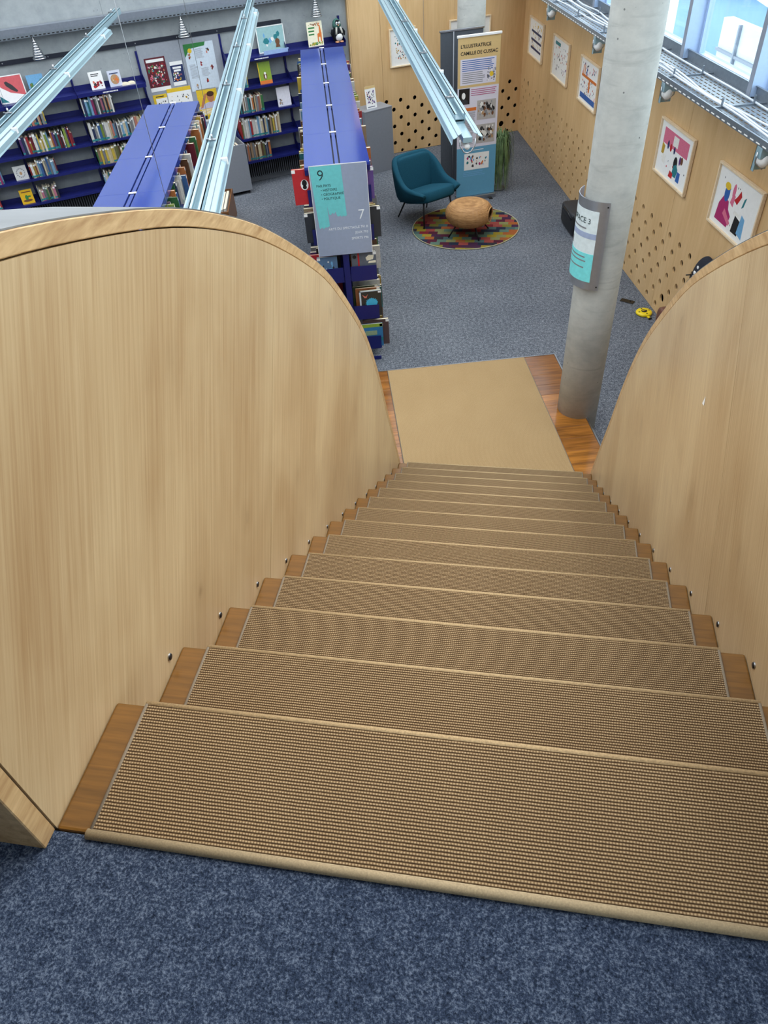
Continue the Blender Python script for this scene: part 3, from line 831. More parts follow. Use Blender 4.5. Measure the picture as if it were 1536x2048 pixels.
MB().box(-W/2, W/2, -.0022, -.0015, H-.05, H).build('yellow_band', paint('yellow'), t)
art(t, (-W/2+.02, W/2-.02, .06, H-.07), -.0015, ('charcoal','black','mustard','grey'), 34, 16, .007, .018)
t, W, H = poster(2.73, 3.03, .985, 1.415, paint('yellow'), 'yellow poster of a seated child under the large pale poster')
skin = plain('warm_skin_print', rgb(186,122,84), .6); skin2 = plain('brown_hair_print', rgb(74,42,26), .6)
def ell(cx, cz, rx, rz, n=18): return [(cx+rx*math.cos(2*PI*i/n), cz+rz*math.sin(2*PI*i/n)) for i in range(n)]
MB().plate([(-.14,.17),(.14,.17),(.14,.24),(.10,.255),(.0,.25),(-.06,.235),(-.14,.20)], -.0022, -.0015, 0).plate(ell(.045,.315,.052,.07), -.0026, -.0015, 1).plate(ell(.05,.355,.055,.035), -.003, -.0015, 2).plate([(-.13,.18),(-.09,.19),(-.03,.30),(.0,.36),(-.03,.37),(-.07,.31)], -.0028, -.0015, 1).build('printed_figure', [plain('lilac_shirt_print', rgb(196,192,212), .6), skin, skin2], t)
lines(t, (-.12, .10, .09, .165), -.0015, 5, white, .45, .4, 5)
for x in (-.07, .0, .07): MB().plate(ell(x, .055, .026, .026, 12), -.0024, -.0015).build('round_badge', black, t)
MB().box(-W/2, W/2, -.0020, -.0015, 0, .028).build('white_footer', white, t)

# pictures and objects standing on the top shelves
def picture(name, u0, u1, z0, z1, off, base, label, cat, lean=.08, frame=None, th=.012):
    t = thing(name, label, cat, con((u0+u1)/2, off, z0+.0005), A_CON); t.rotation_euler = (-lean, 0, A_CON)
    W, H = u1-u0, z1-z0
    MB().box(-W/2, W/2, 0, th, 0, H).build('cover' if th > .008 else 'sheet', base, t, .001)
    if frame: MB().box(-W/2, W/2, -.003, 0, 0, .012).box(-W/2, W/2, -.003, 0, H-.012, H).box(-W/2, -W/2+.012, -.003, 0, 0, H).box(W/2-.012, W/2, -.003, 0, 0, H).build('border', frame, t)
    return t, W, H
t, W, H = picture('poster', .12, .47, 1.655, 1.97, .12, white, 'red and white print of a dark leaf, leaning at the far left', 'poster', .12, white, .004)
MB().plate([(-.15,H-.01),(W/2-.01,H-.01),(W/2-.01,.07),(-.02,.12),(-.12,.19)], -.001, 0).build('red_field', plain('coral_print', rgb(206,92,98), .5), t)
MB().plate([(-W/2+.005,0.02),(-.07,.012),(-W/2+.005,.10)], -.001, 0).build('teal_corner', paint('teal'), t)
MB().plate([(-.06,.24),(-.03,.25),(.03,.20),(.08,.13),(.06,.115),(.0,.15),(-.05,.20)], -.0016, 0).build('dark_leaf', paint('charcoal'), t)
t, W, H = picture('poster', .52, .73, 1.655, 1.93, .10, paint('sky blue'), 'blue sky landscape print beside the red print on the top shelf', 'poster', .12, None, .004)
art(t, (-W/2, -.02, 0, H*.72), -.001, ('olive','green','charcoal'), 26, 21, .015, .035, 'printed_trees'); art(t, (.04, W/2, H*.4, H*.85), -.001, ('olive','green'), 12, 22, .012, .03, 'printed_trees')
t, W, H = picture('display_book', 1.30, 1.48, 1.655, 1.865, .16, white, 'white picture book with red figures standing on the left top shelf', 'book')
art(t, (-W/2+.01, W/2-.01, .01, H*.55), 0, ('red','crimson','charcoal','white','salmon'), 22, 23, .012, .03); lines(t, (-W/2+.03, W/2-.04, H-.06, H-.02), 0, 2, paint('charcoal'), .5, .2)
t, W, H = picture('display_book', 1.55, 1.72, 1.655, 1.845, .16, plain('lilac_cover', rgb(204,208,224), .5), 'pale lilac picture book with a round tan figure, left top shelf', 'book')
MB().plate(ell(0, .085, .058, .06), -.001, 0).build('round_figure', paint('tan'), t); art(t, (-.05,.05,.03,.13), -.001, ('salmon','orange','cream'), 10, 24, .012, .02); lines(t, (-.06,.06,H-.05,H-.02), 0, 1, paint('navy'), .4, .1)
t = thing('open_book', 'open white-paged book lying on the left top shelf end', 'book', con(1.80, .13, 1.6555), A_CON)
mb = MB()
for s in (-1, 1):
    for i in range(5):
        x0, x1 = s*.018*i, s*.018*(i+1); z0, z1 = .012+.010*math.sin(i*.6), .012+.010*math.sin((i+1)*.6)
        mb.add([(x0,-.06,0),(x1,-.06,0),(x1,.06,0),(x0,.06,0),(x0,-.06,z0),(x1,-.06,z1),(x1,.06,z1),(x0,.06,z0)], [(0,3,2,1),(4,5,6,7),(0,1,5,4),(2,3,7,6),(1,2,6,5),(3,0,4,7)])
mb.build('pages', cream, t); MB().box(-.095, .095, -.063, .063, -.0, .001).build('cover', white, t)
t, W, H = picture('framed_picture', 3.75, 4.17, 1.745, 2.07, .10, plain('mint_print', rgb(150,188,190), .5), 'white framed mint green picture on the right top shelf', 'picture', .10, white, .018)
art(t, (-.17, .17, .03, .28), 0, ('teal','white','sky blue'), 9, 25, .03, .06); MB().plate(ell(.09, .12, .035, .04, 12), -.0028, 0).plate([(.055,.05),(.125,.05),(.11,.1),(.07,.1)], -.003, 0).build('small_figure', paint('brown'), t)
lab = MB().box(-.20, .18, 0, .01, 0, .05).build('shelf_label', plain('pale_blue_label', rgb(150,176,220), .5)); place(lab, con(3.98, .235, 1.7455), A_CON); tag(lab, 'pale blue shelf label strip below the mint green picture', 'label')
t, W, H = picture('display_book', 4.49, 4.73, 1.745, 2.05, .20, plain('ivory_cover', rgb(238,232,206), .5), 'ivory picture book with orange giraffes standing on the right top shelf', 'book')
art(t, (-W/2+.005, W/2-.005, .005, .06), 0, ('lime','green','mustard'), 26, 26, .01, .02, 'printed_grass'); art(t, (-W/2+.01, W/2-.01, H-.06, H-.01), 0, ('brown','orange','red','tan'), 16, 27, .008, .018, 'printed_leaves')
MB().plate([(.03,.05),(.045,.05),(.05,.11),(.075,.11),(.08,.05),(.095,.05),(.10,.15),(.085,.25),(.05,.27),(.05,.25),(.07,.24),(.065,.16),(.035,.15)], -.002, 0).build('giraffe_print', paint('orange'), t)
for s, z in (('GIRAFE', .215), ('SUR UN', .175), ('FIL', .135)): lines(t, (-.10, -.0, z, z+.03), 0, 1, paint('green'), .6, .2, z*1000)
# penguin
t = thing('plush_penguin', 'plush penguin with green hood standing at the right end of the top shelf', 'soft toy', con(4.975, .16, 1.745), A_CON)
pg_b = plain('black_plush', rgb(30,32,36), .95, 0, .2, .1, 80); pg_w = plain('white_plush', rgb(226,228,230), .95, 0, .05, .1, 80); pg_g = plain('green_knit', rgb(72,112,104), .95, 0, .15, .1, 120); pg_o = plain('orange_felt', rgb(206,150,110), .9); pg_s = plain('silver_scarf', rgb(176,176,168), .8)
MB().lathe([(.03,.012),(.07,.03),(.085,.08),(.078,.13),(.055,.18),(.035,.20)], n=18).build('body', pg_b, t)
MB().ball((0,-.045,.075), .058, .05, .058).build('belly', pg_w, t)
MB().ball((0,-.005,.235), .05, .05, .052).build('head', pg_b, t)
MB().lathe([(.062,.185),(.064,.22),(.055,.262),(.03,.288),(.006,.298)], (0,.012,0), 16).build('hood', pg_g, t)
hd_ = [c for c in t.children if c.name.startswith('head')][0]
MB().ball((-.02,-.048,.243), .017, .01, .02).ball((.02,-.048,.243), .017, .01, .02).build('eyes', pg_w, hd_)
MB().ball((-.017,-.058,.243), .006, .004, .008).ball((.017,-.058,.243), .006, .004, .008).build('pupils', black, hd_)
MB().cyl((0,-.045,.22), (0,-.075,.215), .012, .003, 8).build('beak', pg_o, hd_)
MB().tube([(-.03,-.05,.195),(-.045,-.075,.15),(-.05,-.08,.11)], .014, 8).tube([(.03,-.05,.195),(.04,-.075,.15),(.045,-.08,.12)], .014, 8).build('scarf', pg_s, t)
MB().tube([(-.075,0,.16),(-.10,-.02,.12),(-.095,-.03,.08)], [.02,.02,.01], 8).tube([(.075,0,.16),(.10,-.02,.12),(.095,-.03,.08)], [.02,.02,.01], 8).build('flippers', pg_b, t)
MB().ball((-.035,-.055,.012), .03, .04, .012).ball((.035,-.055,.012), .03, .04, .012).build('feet', pg_o, t)
# silver spiral trees hung from the wall tray
silver = plain('silver_foil', rgb(216,220,224), .18, 1.0, .05)
for i, (u, w_) in enumerate(((.765, 'above the red print at the left'), (2.70, 'above the pinboards'), (4.665, 'above the giraffe book'))):
    t = thing('spiral_tree_ornament', 'silver spiral tree ornament hanging %s' % w_, 'ornament', con(u, .165, 2.10), A_CON, 'silver tree ornaments on the wall tray')
    for k in range(8):
        r = .078*(1-k/8.6); MB().torus((0,0,.012+.027*k), r, .0085, 20, 6).build('ring', silver, t)
    MB().cyl((0,0,0), (0,0,.245), .004, n=6).build('stem', silver, t)
    MB().tube([(-.02,0,.246),(0,0,.235),(.02,0,.246)], .004, 5).build('hook', black, t)
# radiators
rad = plain('dark_radiator', rgb(84,86,92), .5, .1)
for a, b, w_ in ((-1.7, 2.0, 'left'), (3.25, 5.1, 'right')):
    t = thing('radiator', 'low dark finned radiator under the %s wall shelving' % w_, 'radiator', O_CON, A_CON)
    mb = MB(); x = a
    while x < b: mb.box(x, x+.012, -.11, -.03, .09, .33); x += .034
    o = mb.build('fin_row', rad, t); o['kind'] = 'stuff'
    MB().box(a-.02, b+.02, -.045, -.02, .10, .32).box(a, a+.03, -.09, -.05, 0, .10).box(b-.03, b, -.09, -.05, 0, .10).build('body', black_metal, t)
bb = MB().box(3.2, 5.2, -.012, 0, 0, .14).build('baseboard_far', grey_lac); place(bb, O_CON, A_CON); bb['kind'] = 'structure'

# ================================================================ framed prints
def framed(loc, rz, W, H, label, group='framed illustrations', seed=0, pal=('red','navy','yellow','teal','pink'), n=30, extra=(), margin=.07, rmin=.01, rmax=.03):
    t = thing('framed_print', label, 'picture', loc, rz, group)
    f = .018; d = .035
    MB().box(0, W, -d, -d+.03, 0, f).box(0, W, -d, -d+.03, H-f, H).box(0, f, -d, -d+.03, f, H-f).box(W-f, W, -d, -d+.03, f, H-f).build('frame', frame_wood, t, .002)
    MB().box(f-.001, W-f+.001, -.016, -.002, f-.001, H-f+.001).build('mount', white, t)
    art(t, (margin, W-margin, margin*.8, H-margin*.8), -.016, pal, n, seed, rmin, rmax, extra=extra)
    return t
def fr(y0, y1, *a, **k): return framed((4.0, y1, 1.28), A_RIGHT, y1-y0, .51, *a, **k)
hb_ = []
for i in range(3):
    hb_.append((R4(.12, .72, .10+.11*i, .13+.11*i), 'navy'))
fr(11.79, 12.62, 'pale framed print of navy striped shelves, farthest on the right wall', seed=41, pal=('mustard','tan','navy','cream','yellow'), n=46, extra=hb_)
fr(10.41, 11.21, 'pale framed print with scattered small figures, second farthest on the right wall', seed=42, pal=('salmon','crimson','grey','charcoal','purple','tan'), n=60, extra=[(R4(.10,.35,.40,.44),'teal')], rmax=.02)
fr(9.10, 9.86, 'framed print with orange beam and blue base, partly behind the column', seed=43, pal=('navy','pink','salmon','charcoal','white'), n=80, rmax=.02,
   extra=[(R4(.08,.68,.05,.11),'blue'), (R4(.08,.68,.29,.32),'orange'), (R4(.38,.43,.16,.32),'orange'), (R4(.12,.14,.32,.42),'orange'), (R4(.18,.20,.32,.43),'orange'), (R4(.26,.28,.32,.40),'blue')])
P4 = [(R4(.10,.70,.30,.44),'pink'), (R4(.34,.46,.33,.42),'white'), (ell(.47,.20,.045,.06),'black'), ([(.43,.08),(.53,.08),(.55,.16),(.50,.20),(.44,.17)],'teal'), ([(.54,.06),(.62,.06),(.62,.15),(.55,.15)],'blue'), ([(.36,.05),(.45,.05),(.46,.10),(.38,.11)],'red'),
      (ell(.60,.26,.028,.035),'brown'), (ell(.56,.25,.02,.04),'purple'), ([(.10,.20),(.16,.20),(.17,.28),(.10,.30)],'mustard'), (ell(.24,.31,.022,.04),'navy'), (ell(.31,.30,.025,.035),'red'), (ell(.40,.30,.02,.035),'navy'), ([(.14,.13),(.22,.12),(.22,.20),(.15,.21)],'white')]
fr(6.25, 7.06, 'framed print of a pink classroom scene, just right of the near column', seed=44, pal=('red','navy','teal','charcoal','white'), n=12, extra=P4, rmax=.018)
P5 = [([(.10,.06),(.34,.06),(.36,.16),(.30,.20),(.28,.26),(.18,.28),(.12,.20)],'magenta'), (ell(.22,.31,.045,.07),'blue'), (ell(.21,.365,.05,.03),'yellow'), (ell(.33,.36,.025,.06),'pink'), ([(.36,.30),(.42,.28),(.47,.36),(.44,.40),(.40,.34)],'red'), ([(.42,.06),(.54,.06),(.54,.18),(.44,.20)],'black'),
      ([(.52,.08),(.62,.06),(.60,.22),(.54,.24)],'sky blue'), ([(.50,.28),(.53,.30),(.55,.38),(.52,.36)],'teal'), ([(.22,.14),(.36,.08),(.38,.11),(.24,.19)],'pink'), (R4(.40,.50,.20,.23),'white'), ([(.30,.26),(.36,.24),(.37,.33),(.33,.35)],'pink')]
fr(4.90, 5.70, 'framed print of a person in magenta working, nearest on the right wall', seed=45, pal=('mustard','charcoal','teal','grey'), n=8, extra=P5, rmax=.015)
framed(wod(0, 0, 1.275), A_WOOD, .44, .52, 'pale framed print with a ring of small figures, behind the right light track', seed=46, pal=('charcoal','salmon','grey','mustard','crimson','teal'), n=70, rmax=.016, margin=.08)
framed(wod(1.02, 0, 1.28), A_WOOD, .72, .52, 'pale framed print half hidden behind the far column', seed=47, pal=('grey','cream','sky blue'), n=14)

# ================================================================ roll-up banners
bn_t = thing('rollup_banner', 'tall roll-up exhibition banner with ochre heading and blue foot', 'banner', (2.40, 10.05, 0), math.radians(9))
BW, BH = .58, 2.04
bsheet = plain('banner_lilac', rgb(216,212,224), .5, 0, .01); ochre = plain('banner_ochre', rgb(210,180,124), .5, 0, .02); bblue = plain('banner_blue', rgb(96,158,190), .5, 0, .02)
MB().box(0, BW, 0, .004, .06, BH).build('sheet', bsheet, bn_t)
MB().box(-.012, BW+.012, -.012, .016, BH, BH+.028).build('top_bar', white, bn_t, .004)
MB().box(-.01, BW+.01, -.05, .06, 0, .065).build('base', steel, bn_t, .008); MB().box(.05, .1, -.1, .12, 0, .012).box(BW-.1, BW-.05, -.1, .12, 0, .012).build('foot', black_metal, bn_t)
MB().box(0, BW, -.0008, 0, 1.47, BH).build('ochre_field', ochre, bn_t)
MB().box(0, BW, -.0008, 0, .06, .72).build('blue_field', bblue, bn_t)
MB().box(.035, BW-.05, -.0016, 0, 1.50, 1.80).build('text_panel', bsheet, bn_t)
for s, z in (("L'ILLUSTRATRICE", 1.925), ('CAMILLE DE CUSSAC', 1.845)): text(s, .0545, black, bn_t, .035, -.0012, z, .0012)
lines(bn_t, (.06, BW-.07, 1.655, 1.79), -.0016, 6, paint('blue'), .38, .12, 1); lines(bn_t, (.06, .38, 1.515, 1.65), -.0016, 6, paint('grey'), .38, .12, 2)
art(bn_t, (.40, .54, 1.51, 1.69), -.0018, ('charcoal','navy','grey','white'), 46, 51, .008, .016); MB().plate(ell(.47,.0+1.60,.028,.03,10), -.0036, 0).build('yellow_spot', paint('yellow'), bn_t)
MB().box(.02, .17, -.0016, 0, 1.27, 1.46).build('portrait_ground', black, bn_t)
MB().plate(ell(.085,1.375,.026,.04), -.0024, 0, 0).plate([(.03,1.275),(.15,1.275),(.14,1.315),(.10,1.335),(.06,1.33)], -.0022, 0, 1).plate(ell(.085,1.39,.038,.05), -.0019, 0, 2).build('portrait_print', [white, paint('charcoal'), plain('dark_hair', rgb(16,16,18), .5)], bn_t)
lines(bn_t, (.19, BW-.02, 1.36, 1.45), -.001, 4, paint('magenta'), .3, .15, 3)
MB().box(.07, .27, -.0016, 0, 1.185, 1.225).build('orange_tab', paint('orange'), bn_t); lines(bn_t, (.03, .26, .93, 1.175), -.001, 20, paint('grey'), .38, .08, 4); lines(bn_t, (.03, .26, .76, .92), -.001, 10, paint('grey'), .38, .2, 5)
for z0, z1, sd in ((1.06, 1.30, 61), (.76, 1.00, 62)):
    MB().box(.28, BW-.03, -.0016, 0, z0, z1).build('photo_ground', plain('photo_grey', rgb(176,170,166), .5), bn_t)
    art(bn_t, (.285, BW-.035, z0+.005, z1-.005), -.0016, ('charcoal','grey','white','brown','black','tan'), 44, sd, .015, .04, 'photo_print')
MB().box(.11, .48, -.0016, 0, .42, .64).build('white_card', white, bn_t); art(bn_t, (.13, .46, .44, .62), -.0016, ('charcoal','black','magenta','sky blue','orange','teal','white'), 30, 63, .01, .028)
lines(bn_t, (.10, .48, .33, .40), -.001, 3, paint('sky blue'), .4, .3, 6); lines(bn_t, (.22, .40, .67, .69), -.001, 1, white, .4, .1, 7)
g2 = thing('rollup_banner', 'dark grey back of a second roll-up banner behind the exhibition banner', 'banner', (2.235, 10.47, 0), math.radians(10))
MB().box(0, .60, 0, .004, .06, 2.04).build('sheet', grey_dark, g2); MB().box(-.012, .612, -.012, .016, 2.04, 2.065).build('top_bar', steel, g2, .004)
MB().box(-.01, .61, -.05, .06, 0, .065).build('base', black_metal, g2, .008); MB().cyl((.18, -.012, .06), (.18, -.012, 2.04), .008, n=8).build('support_pole', grey_lac, g2)

# ================================================================ pedestal and leaflet
pd = thing('pedestal', 'grey painted display pedestal against the far plywood wall', 'pedestal', (1.66, 11.72, 0), math.radians(28))
MB().box(-.50, 0, 0, .33, 0, .905).build('body', grey_lac, pd, .003); MB().box(-.503, .003, -.003, .333, .905, .92).build('top', grey_lac, pd, .002)
lf = thing('leaflet', 'white upright exhibition card standing on the grey pedestal', 'card', (1.35, 11.675, .9205), math.radians(25)); lf.rotation_euler = (-.15, 0, math.radians(25))
MB().box(-.09, .09, 0, .004, 0, .30).build('sheet', white, lf); MB().box(-.09, .09, -.001, 0, .265, .30).build('ochre_band', ochre, lf)
art(lf, (-.075, .075, .05, .25), -.0005, ('charcoal','purple','salmon','grey','navy'), 46, 71, .008, .018); lines(lf, (-.07, .06, .012, .03), -.0005, 1, paint('navy'), .5, .3); MB().box(-.03, .03, .004, .09, 0, .004).build('stand', white, lf)

# ================================================================ book bins on the floor
def bin_box(name, label, loc, rz, W, D, H, mt, wheels=True, th=.018):
    t = thing(name, label, 'book bin', loc, rz)
    z0 = .05 if wheels else 0
    MB().box(0, W, 0, th, z0, H).build('front_panel', mt, t, .002); MB().box(0, W, D-th, D, z0, H).build('back_panel', mt, t, .002)
    MB().box(0, th, th, D-th, z0, H).build('side_panel', mt, t, .002); MB().box(W-th, W, th, D-th, z0, H).build('side_panel', mt, t, .002)
    MB().box(th, W-th, th, D-th, H*.55, H*.55+.012).build('shelf', mt, t)
    if wheels:
        for x in (.05, W-.05):
            for y in (.05, D-.05): MB().cyl((x-.012, y, .025), (x+.012, y, .025), .025, n=12).build('caster', black, t)
    return t
GB = con(2.60, .486, 0); bin_box('book_bin', 'grey wheeled book bin below the pinboards', GB, A_CON, .60, .44, .715, grey_lac)
WB = (-1.20, 9.5, 0); bin_box('wooden_crate', 'brown wooden crate of picture books behind the left bookcase', WB, 0, .36, .9, .36, wood('crate_wood', rgb(96,62,34), rgb(138,92,52), (6, 60, 60), (2, 8, 8)), False)
LB = (-2.35, 8.0, 0); bin_box('low_book_bin', 'low pale bin of large books left of the left bookcase', LB, 0, .62, .5, .40, grey_lac, False)
# ================================================================ books
def mute(v):
    g = sum(v)/3
    return tuple(.84*(x + (g-x)*.18) + 6 for x in v)
SP = {c: plain('spine_' + c.replace(' ', '_'), rgb(*(mute(v) if c not in ('white', 'cream') else tuple(x*.86 for x in v))), .42, 0, .12, .45, 25) for c, v in _PAL.items()}
tag_teal = plain('teal_shelfmark', rgb(38,128,132), .5)
def book_mb(mb, w, d, h, x=0, y=0, z=0, m=0, ax='x', flip=1, tagged=True, band=False):
    """ax 'x': thickness along x, spine facing -y.  ax 'y': thickness along y, spine facing flip*x.  slots m cover, 1 pages, 2 tag, 3 shelfmark"""
    c = .0022
    def bx(a0, a1, b0, b1, z0, z1, mm):
        if ax == 'x': mb.box(x+a0, x+a1, y+b0, y+b1, z+z0, z+z1, mm)
        else:
            p, q = sorted((x - flip*b0, x - flip*b1)); mb.box(p, q, y+a0, y+a1, z+z0, z+z1, mm)
    bx(0, w, 0, c, 0, h, m); bx(0, c, c, d, 0, h, m); bx(w-c, w, c, d, 0, h, m)
    bx(c, w-c, c, d-.004, .003, h-.003, 1)
    if tagged: bx(w*.12, w*.88, -.0008, 0, h-.03, h-.008, 2)
    if band: bx(.0005, w-.0005, -.0008, 0, .01, .035, 3)
COLS_A = ['white','white','cream','yellow','red','blue','navy','teal','green','brown','grey','magenta','sky blue','orange','olive','tan','crimson','charcoal','mustard','lime','white','purple']
BGRP = 'shelved library books'
def one_book(loc, rz, w, d, h, c, label, ax='x', flip=1, tagged=True, band=False, lean=0, group=BGRP):
    mb = MB(); book_mb(mb, w, d, h, 0, 0, 0, 0, ax, flip, tagged, band)
    o = mb.build('book', [SP[c], cream, white, tag_teal]); o.location = loc; o.rotation_euler = (0, lean, rz)
    return tag(o, label, 'book', group)
def size_word(w, h): return 'thick' if w > .034 else 'thin' if w < .017 else 'tall' if h > .235 else 'small' if h < .19 else 'medium'
def wall_row(u0, u1, z, where, seed, pal, h0=.18, h1=.25, w0=.010, w1=.036, band=.6):
    pal = pal + ['white', 'cream', 'grey', 'charcoal']
    rng = random.Random(seed); u = u0; i = 0
    while True:
        w = rng.uniform(w0, w1); h = rng.uniform(h0, h1)
        if u + w > u1: break
        i += 1; c = rng.choice(pal); d = rng.uniform(.13, .18); off = .235 - rng.uniform(0, .03)
        one_book(con(u, off, z + .0005), A_CON, w, d, h, c, '%s %s book, %s from left on the %s' % (size_word(w, h), c, ordinal(i), where), band=rng.random() < band, tagged=rng.random() < .7)
        u += w + .0012
    return u
B_ = 'shelf, bay beside pinboards'; A_ = 'shelf, middle bay, left wall unit'; Z_ = 'shelf, leftmost bay, left wall unit'; R_ = 'shelf of right wall unit'
wall_row(1.095, 1.53, 1.37, 'second ' + B_, 1, ['navy','white','white','magenta','cream','cream','charcoal','sky blue','white','pink','orange','tan','teal'], .20, .235)
wall_row(1.095, 1.84, 1.04, 'third ' + B_, 2, ['yellow','white','crimson','cream','olive','blue','navy','white','grey','red','sky blue','lime','white','salmon'], .18, .25)
wall_row(1.095, 1.80, .735, 'fourth ' + B_, 3, ['teal','olive','yellow','cream','brown','green','grey','white','tan'], .18, .24)
wall_row(1.095, 1.35, .415, 'lowest ' + B_, 4, COLS_A)
wall_row(.155, .60, 1.37, 'second ' + A_, 5, ['yellow','black','charcoal','cream','tan','navy','white','sky blue','salmon'], .16, .20)
wall_row(.155, .87, 1.04, 'third ' + A_, 6, ['magenta','crimson','sky blue','white','yellow','cream','mustard','red','orange','teal','navy','crimson','yellow','red','lime','purple'], .15, .25)
wall_row(.155, .54, .735, 'fourth ' + A_, 7, ['brown','white','cream','mustard','blue','navy','grey','white','crimson','sky blue','red'], .17, .24)
wall_row(.155, .44, .415, 'lowest ' + A_, 8, ['cream','tan','grey','pink','red','green','olive','crimson'], .14, .20)
wall_row(-.62, -.22, .735, 'fourth ' + Z_, 9, COLS_A, .17, .21)
wall_row(-.72, -.37, .415, 'lowest ' + Z_, 10, ['red','orange','crimson','green','white','brown'], .17, .2)
wall_row(3.245, 3.50, 1.38, 'second ' + R_, 11, ['green','teal','yellow','white','crimson','white','sky blue'], .23, .29)
wall_row(3.245, 3.67, 1.045, 'third ' + R_, 12, ['salmon','white','tan','teal','green','crimson','white','mustard','cream','orange'], .20, .25)
wall_row(3.245, 3.88, .705, 'fourth ' + R_, 13, ['grey','cream','green','navy','white','red','olive','crimson','sky blue','tan','charcoal','yellow','white'], .23, .29, .014, .036)
wall_row(3.275, 3.68, .38, 'lowest ' + R_, 14, ['olive','tan','navy','charcoal','grey','orange','brown','salmon'], .22, .27)
# books shown face out on the wall shelves
t, W, H = picture('display_book', 3.665, 3.855, 1.3805, 1.66, .215, plain('leaf_green_cover', rgb(132,160,50), .5), 'green picture book shown face out on the right wall unit', 'book', .16)
MB().box(-W/2, W/2, -.001, 0, 0, .045).build('ground_print', paint('orange'), t); MB().plate(ell(.0, .10, .028, .045, 14), -.0014, 0).build('creature_print', paint('brown'), t); MB().plate(ell(.0, .135, .016, .018, 10), -.0018, 0).plate(ell(.002, .09, .010, .025, 10), -.0018, 0).build('creature_face', white, t); MB().box(-W/2, -W/2+.012, -.001, 0, .045, H).build('spine_fold', paint('yellow'), t)
t, W, H = picture('display_book', 3.895, 4.105, 1.0455, 1.30, .205, plain('lilac_white_cover', rgb(222,220,230), .5), 'white picture book with grey sketch, face out on the right wall unit', 'book', .10)
art(t, (-.09, -.02, .015, .11), 0, ('grey','charcoal','tan'), 14, 81, .008, .018)
t, W, H = picture('display_book', -.06, .115, .7355, .915, .20, plain('grey_white_cover', rgb(206,206,204), .5), 'white picture book with grey wreath, face out in the leftmost bay', 'book', .12)
mb = MB()
for i in range(14):
    a = 2*PI*i/14; mb.plate(ell(.052*math.cos(a), .09+.055*math.sin(a), .010, .008, 6), -.0008-.00002*i, 0)
o = mb.build('wreath_print', paint('grey'), t); o['kind'] = 'stuff'; MB().plate(ell(0, .085, .018, .022, 10), -.001, 0).build('centre_print', paint('tan'), t)
t, W, H = picture('display_book', -.095, .075, .4155, .605, .21, plain('bright_yellow_cover', rgb(228,180,30), .45), 'yellow picture book with green creature, face out on lowest shelf', 'book', .12)
MB().plate(ell(0, .045, .062, .016, 14), -.001, 0, 0).plate(ell(-.005, .085, .022, .035, 12), -.0014, 0, 1).plate(ell(.03, .095, .025, .012, 10), -.0018, 0, 1).build('creature_print', [paint('brown'), paint('green')], t)
lines(t, (-.06, .07, .145, .17), 0, 1, paint('brown'), .5, .1)

# books in the free-standing cases
rng = random.Random(77)
MATS = [SP[c] for c in COLS_A]
def case_books(x0, y0, L, keep, label, words_, sparse=.88):
    """first books of each row near the camera (or inside `keep`) are objects; the remaining rows are one joined mass"""
    mass = MB(); mats = [SP['white'], cream, white, tag_teal] + MATS
    for s in (-1, 1):
        for li, z in enumerate(LEV):
            y = y0 + .012; i = 0
            while y < y0 + L - .05:
                w = rng.uniform(.014, .045); h = rng.uniform(.21, .30) if z < 1.6 else rng.uniform(.20, .255); d = rng.uniform(.17, .26)
                if abs(((y - y0) % .94) - .47) > .43 - w: y += .03; continue
                xs = x0 + s*(.285 + rng.uniform(-.05, .06))
                d = min(d, abs(xs - x0) - .045)
                c = rng.choice(COLS_A)
                k = keep(s, li, y, i)
                if k:
                    i += 1
                    one_book((xs, y, z + .0185), 0, w, d, h, c, '%s %s book, %s on the %s shelf, %s side of %s' % (size_word(w, h), c, ordinal(i), ('lowest','fourth','third','second','top')[li], 'right' if s > 0 else 'left', words_), 'y', s, True, True, 0, 'books in the blue bookcases')
                    y += w + .002
                elif rng.random() < sparse:
                    book_mb(mass, w, d, h, xs, y, z + .0185, 4 + COLS_A.index(c), 'y', s, rng.random() < .6, True); y += w + .0015
                else: y += rng.uniform(.05, .2)
    o = mass.build('book_rows', mats); tag(o, label, 'books', None, 'stuff')
case_books(LFX, LFY, .93*5, lambda s, li, y, i: s > 0 and li >= 2 and 6.3 < y < 8.5 and i < 14, 'closely packed rows of books filling the left blue bookcase', 'left bookcase')
def mid_keep(s, li, y, i): return y > MIDY + .10 and ((s > 0 and i < 3) or (s < 0 and i < 3 and li > 1))
case_books(MIDX, MIDY + .10, .94*5 - .10, mid_keep, 'closely packed rows of books filling the middle blue bookcase', 'middle bookcase')

# covers seen at the near end of the middle bookcase
def end_book(s, z, w, d, h, y, base, label, deco, out=.0):
    t = thing('book', label, 'book', (MIDX + s*(.285+out), y, z + .0185), 0, 'books at the near end of the middle bookcase')
    x1 = -s*d
    a, b = sorted((0, x1))
    MB().box(a, b, 0, .002, 0, h).box(a, b, w-.002, w, 0, h).box(*sorted((0, -s*.002)), .002, w-.002, 0, h).build('cover', base, t)
    MB().box(a+.003, b-.003, .002, w-.002, .003, h-.003).build('pages', cream, t)
    MB().box(*sorted((s*.002, -s*.03)), -.001, 0, h-.03, h-.004).build('shelfmark_tag', white, t)
    deco(t, a, b, h)
    return t
def d1(t, a, b, h):
    MB().box(a+.06, a+.075, -.001, 0, 0, h).build('red_strip', paint('red'), t); MB().plate([(b-.09,.17),(b-.03,.18),(b-.02,.22),(b-.07,.225),(b-.10,.20)], -.0014, 0).plate([(b-.08,.145),(b-.005,.145),(b-.005,.168),(b-.07,.165)], -.0014, 0).build('paper_print', cream, t); MB().plate(ell(a+.03,.215,.018,.018,12), -.001, 0).build('ring_print', black, t)
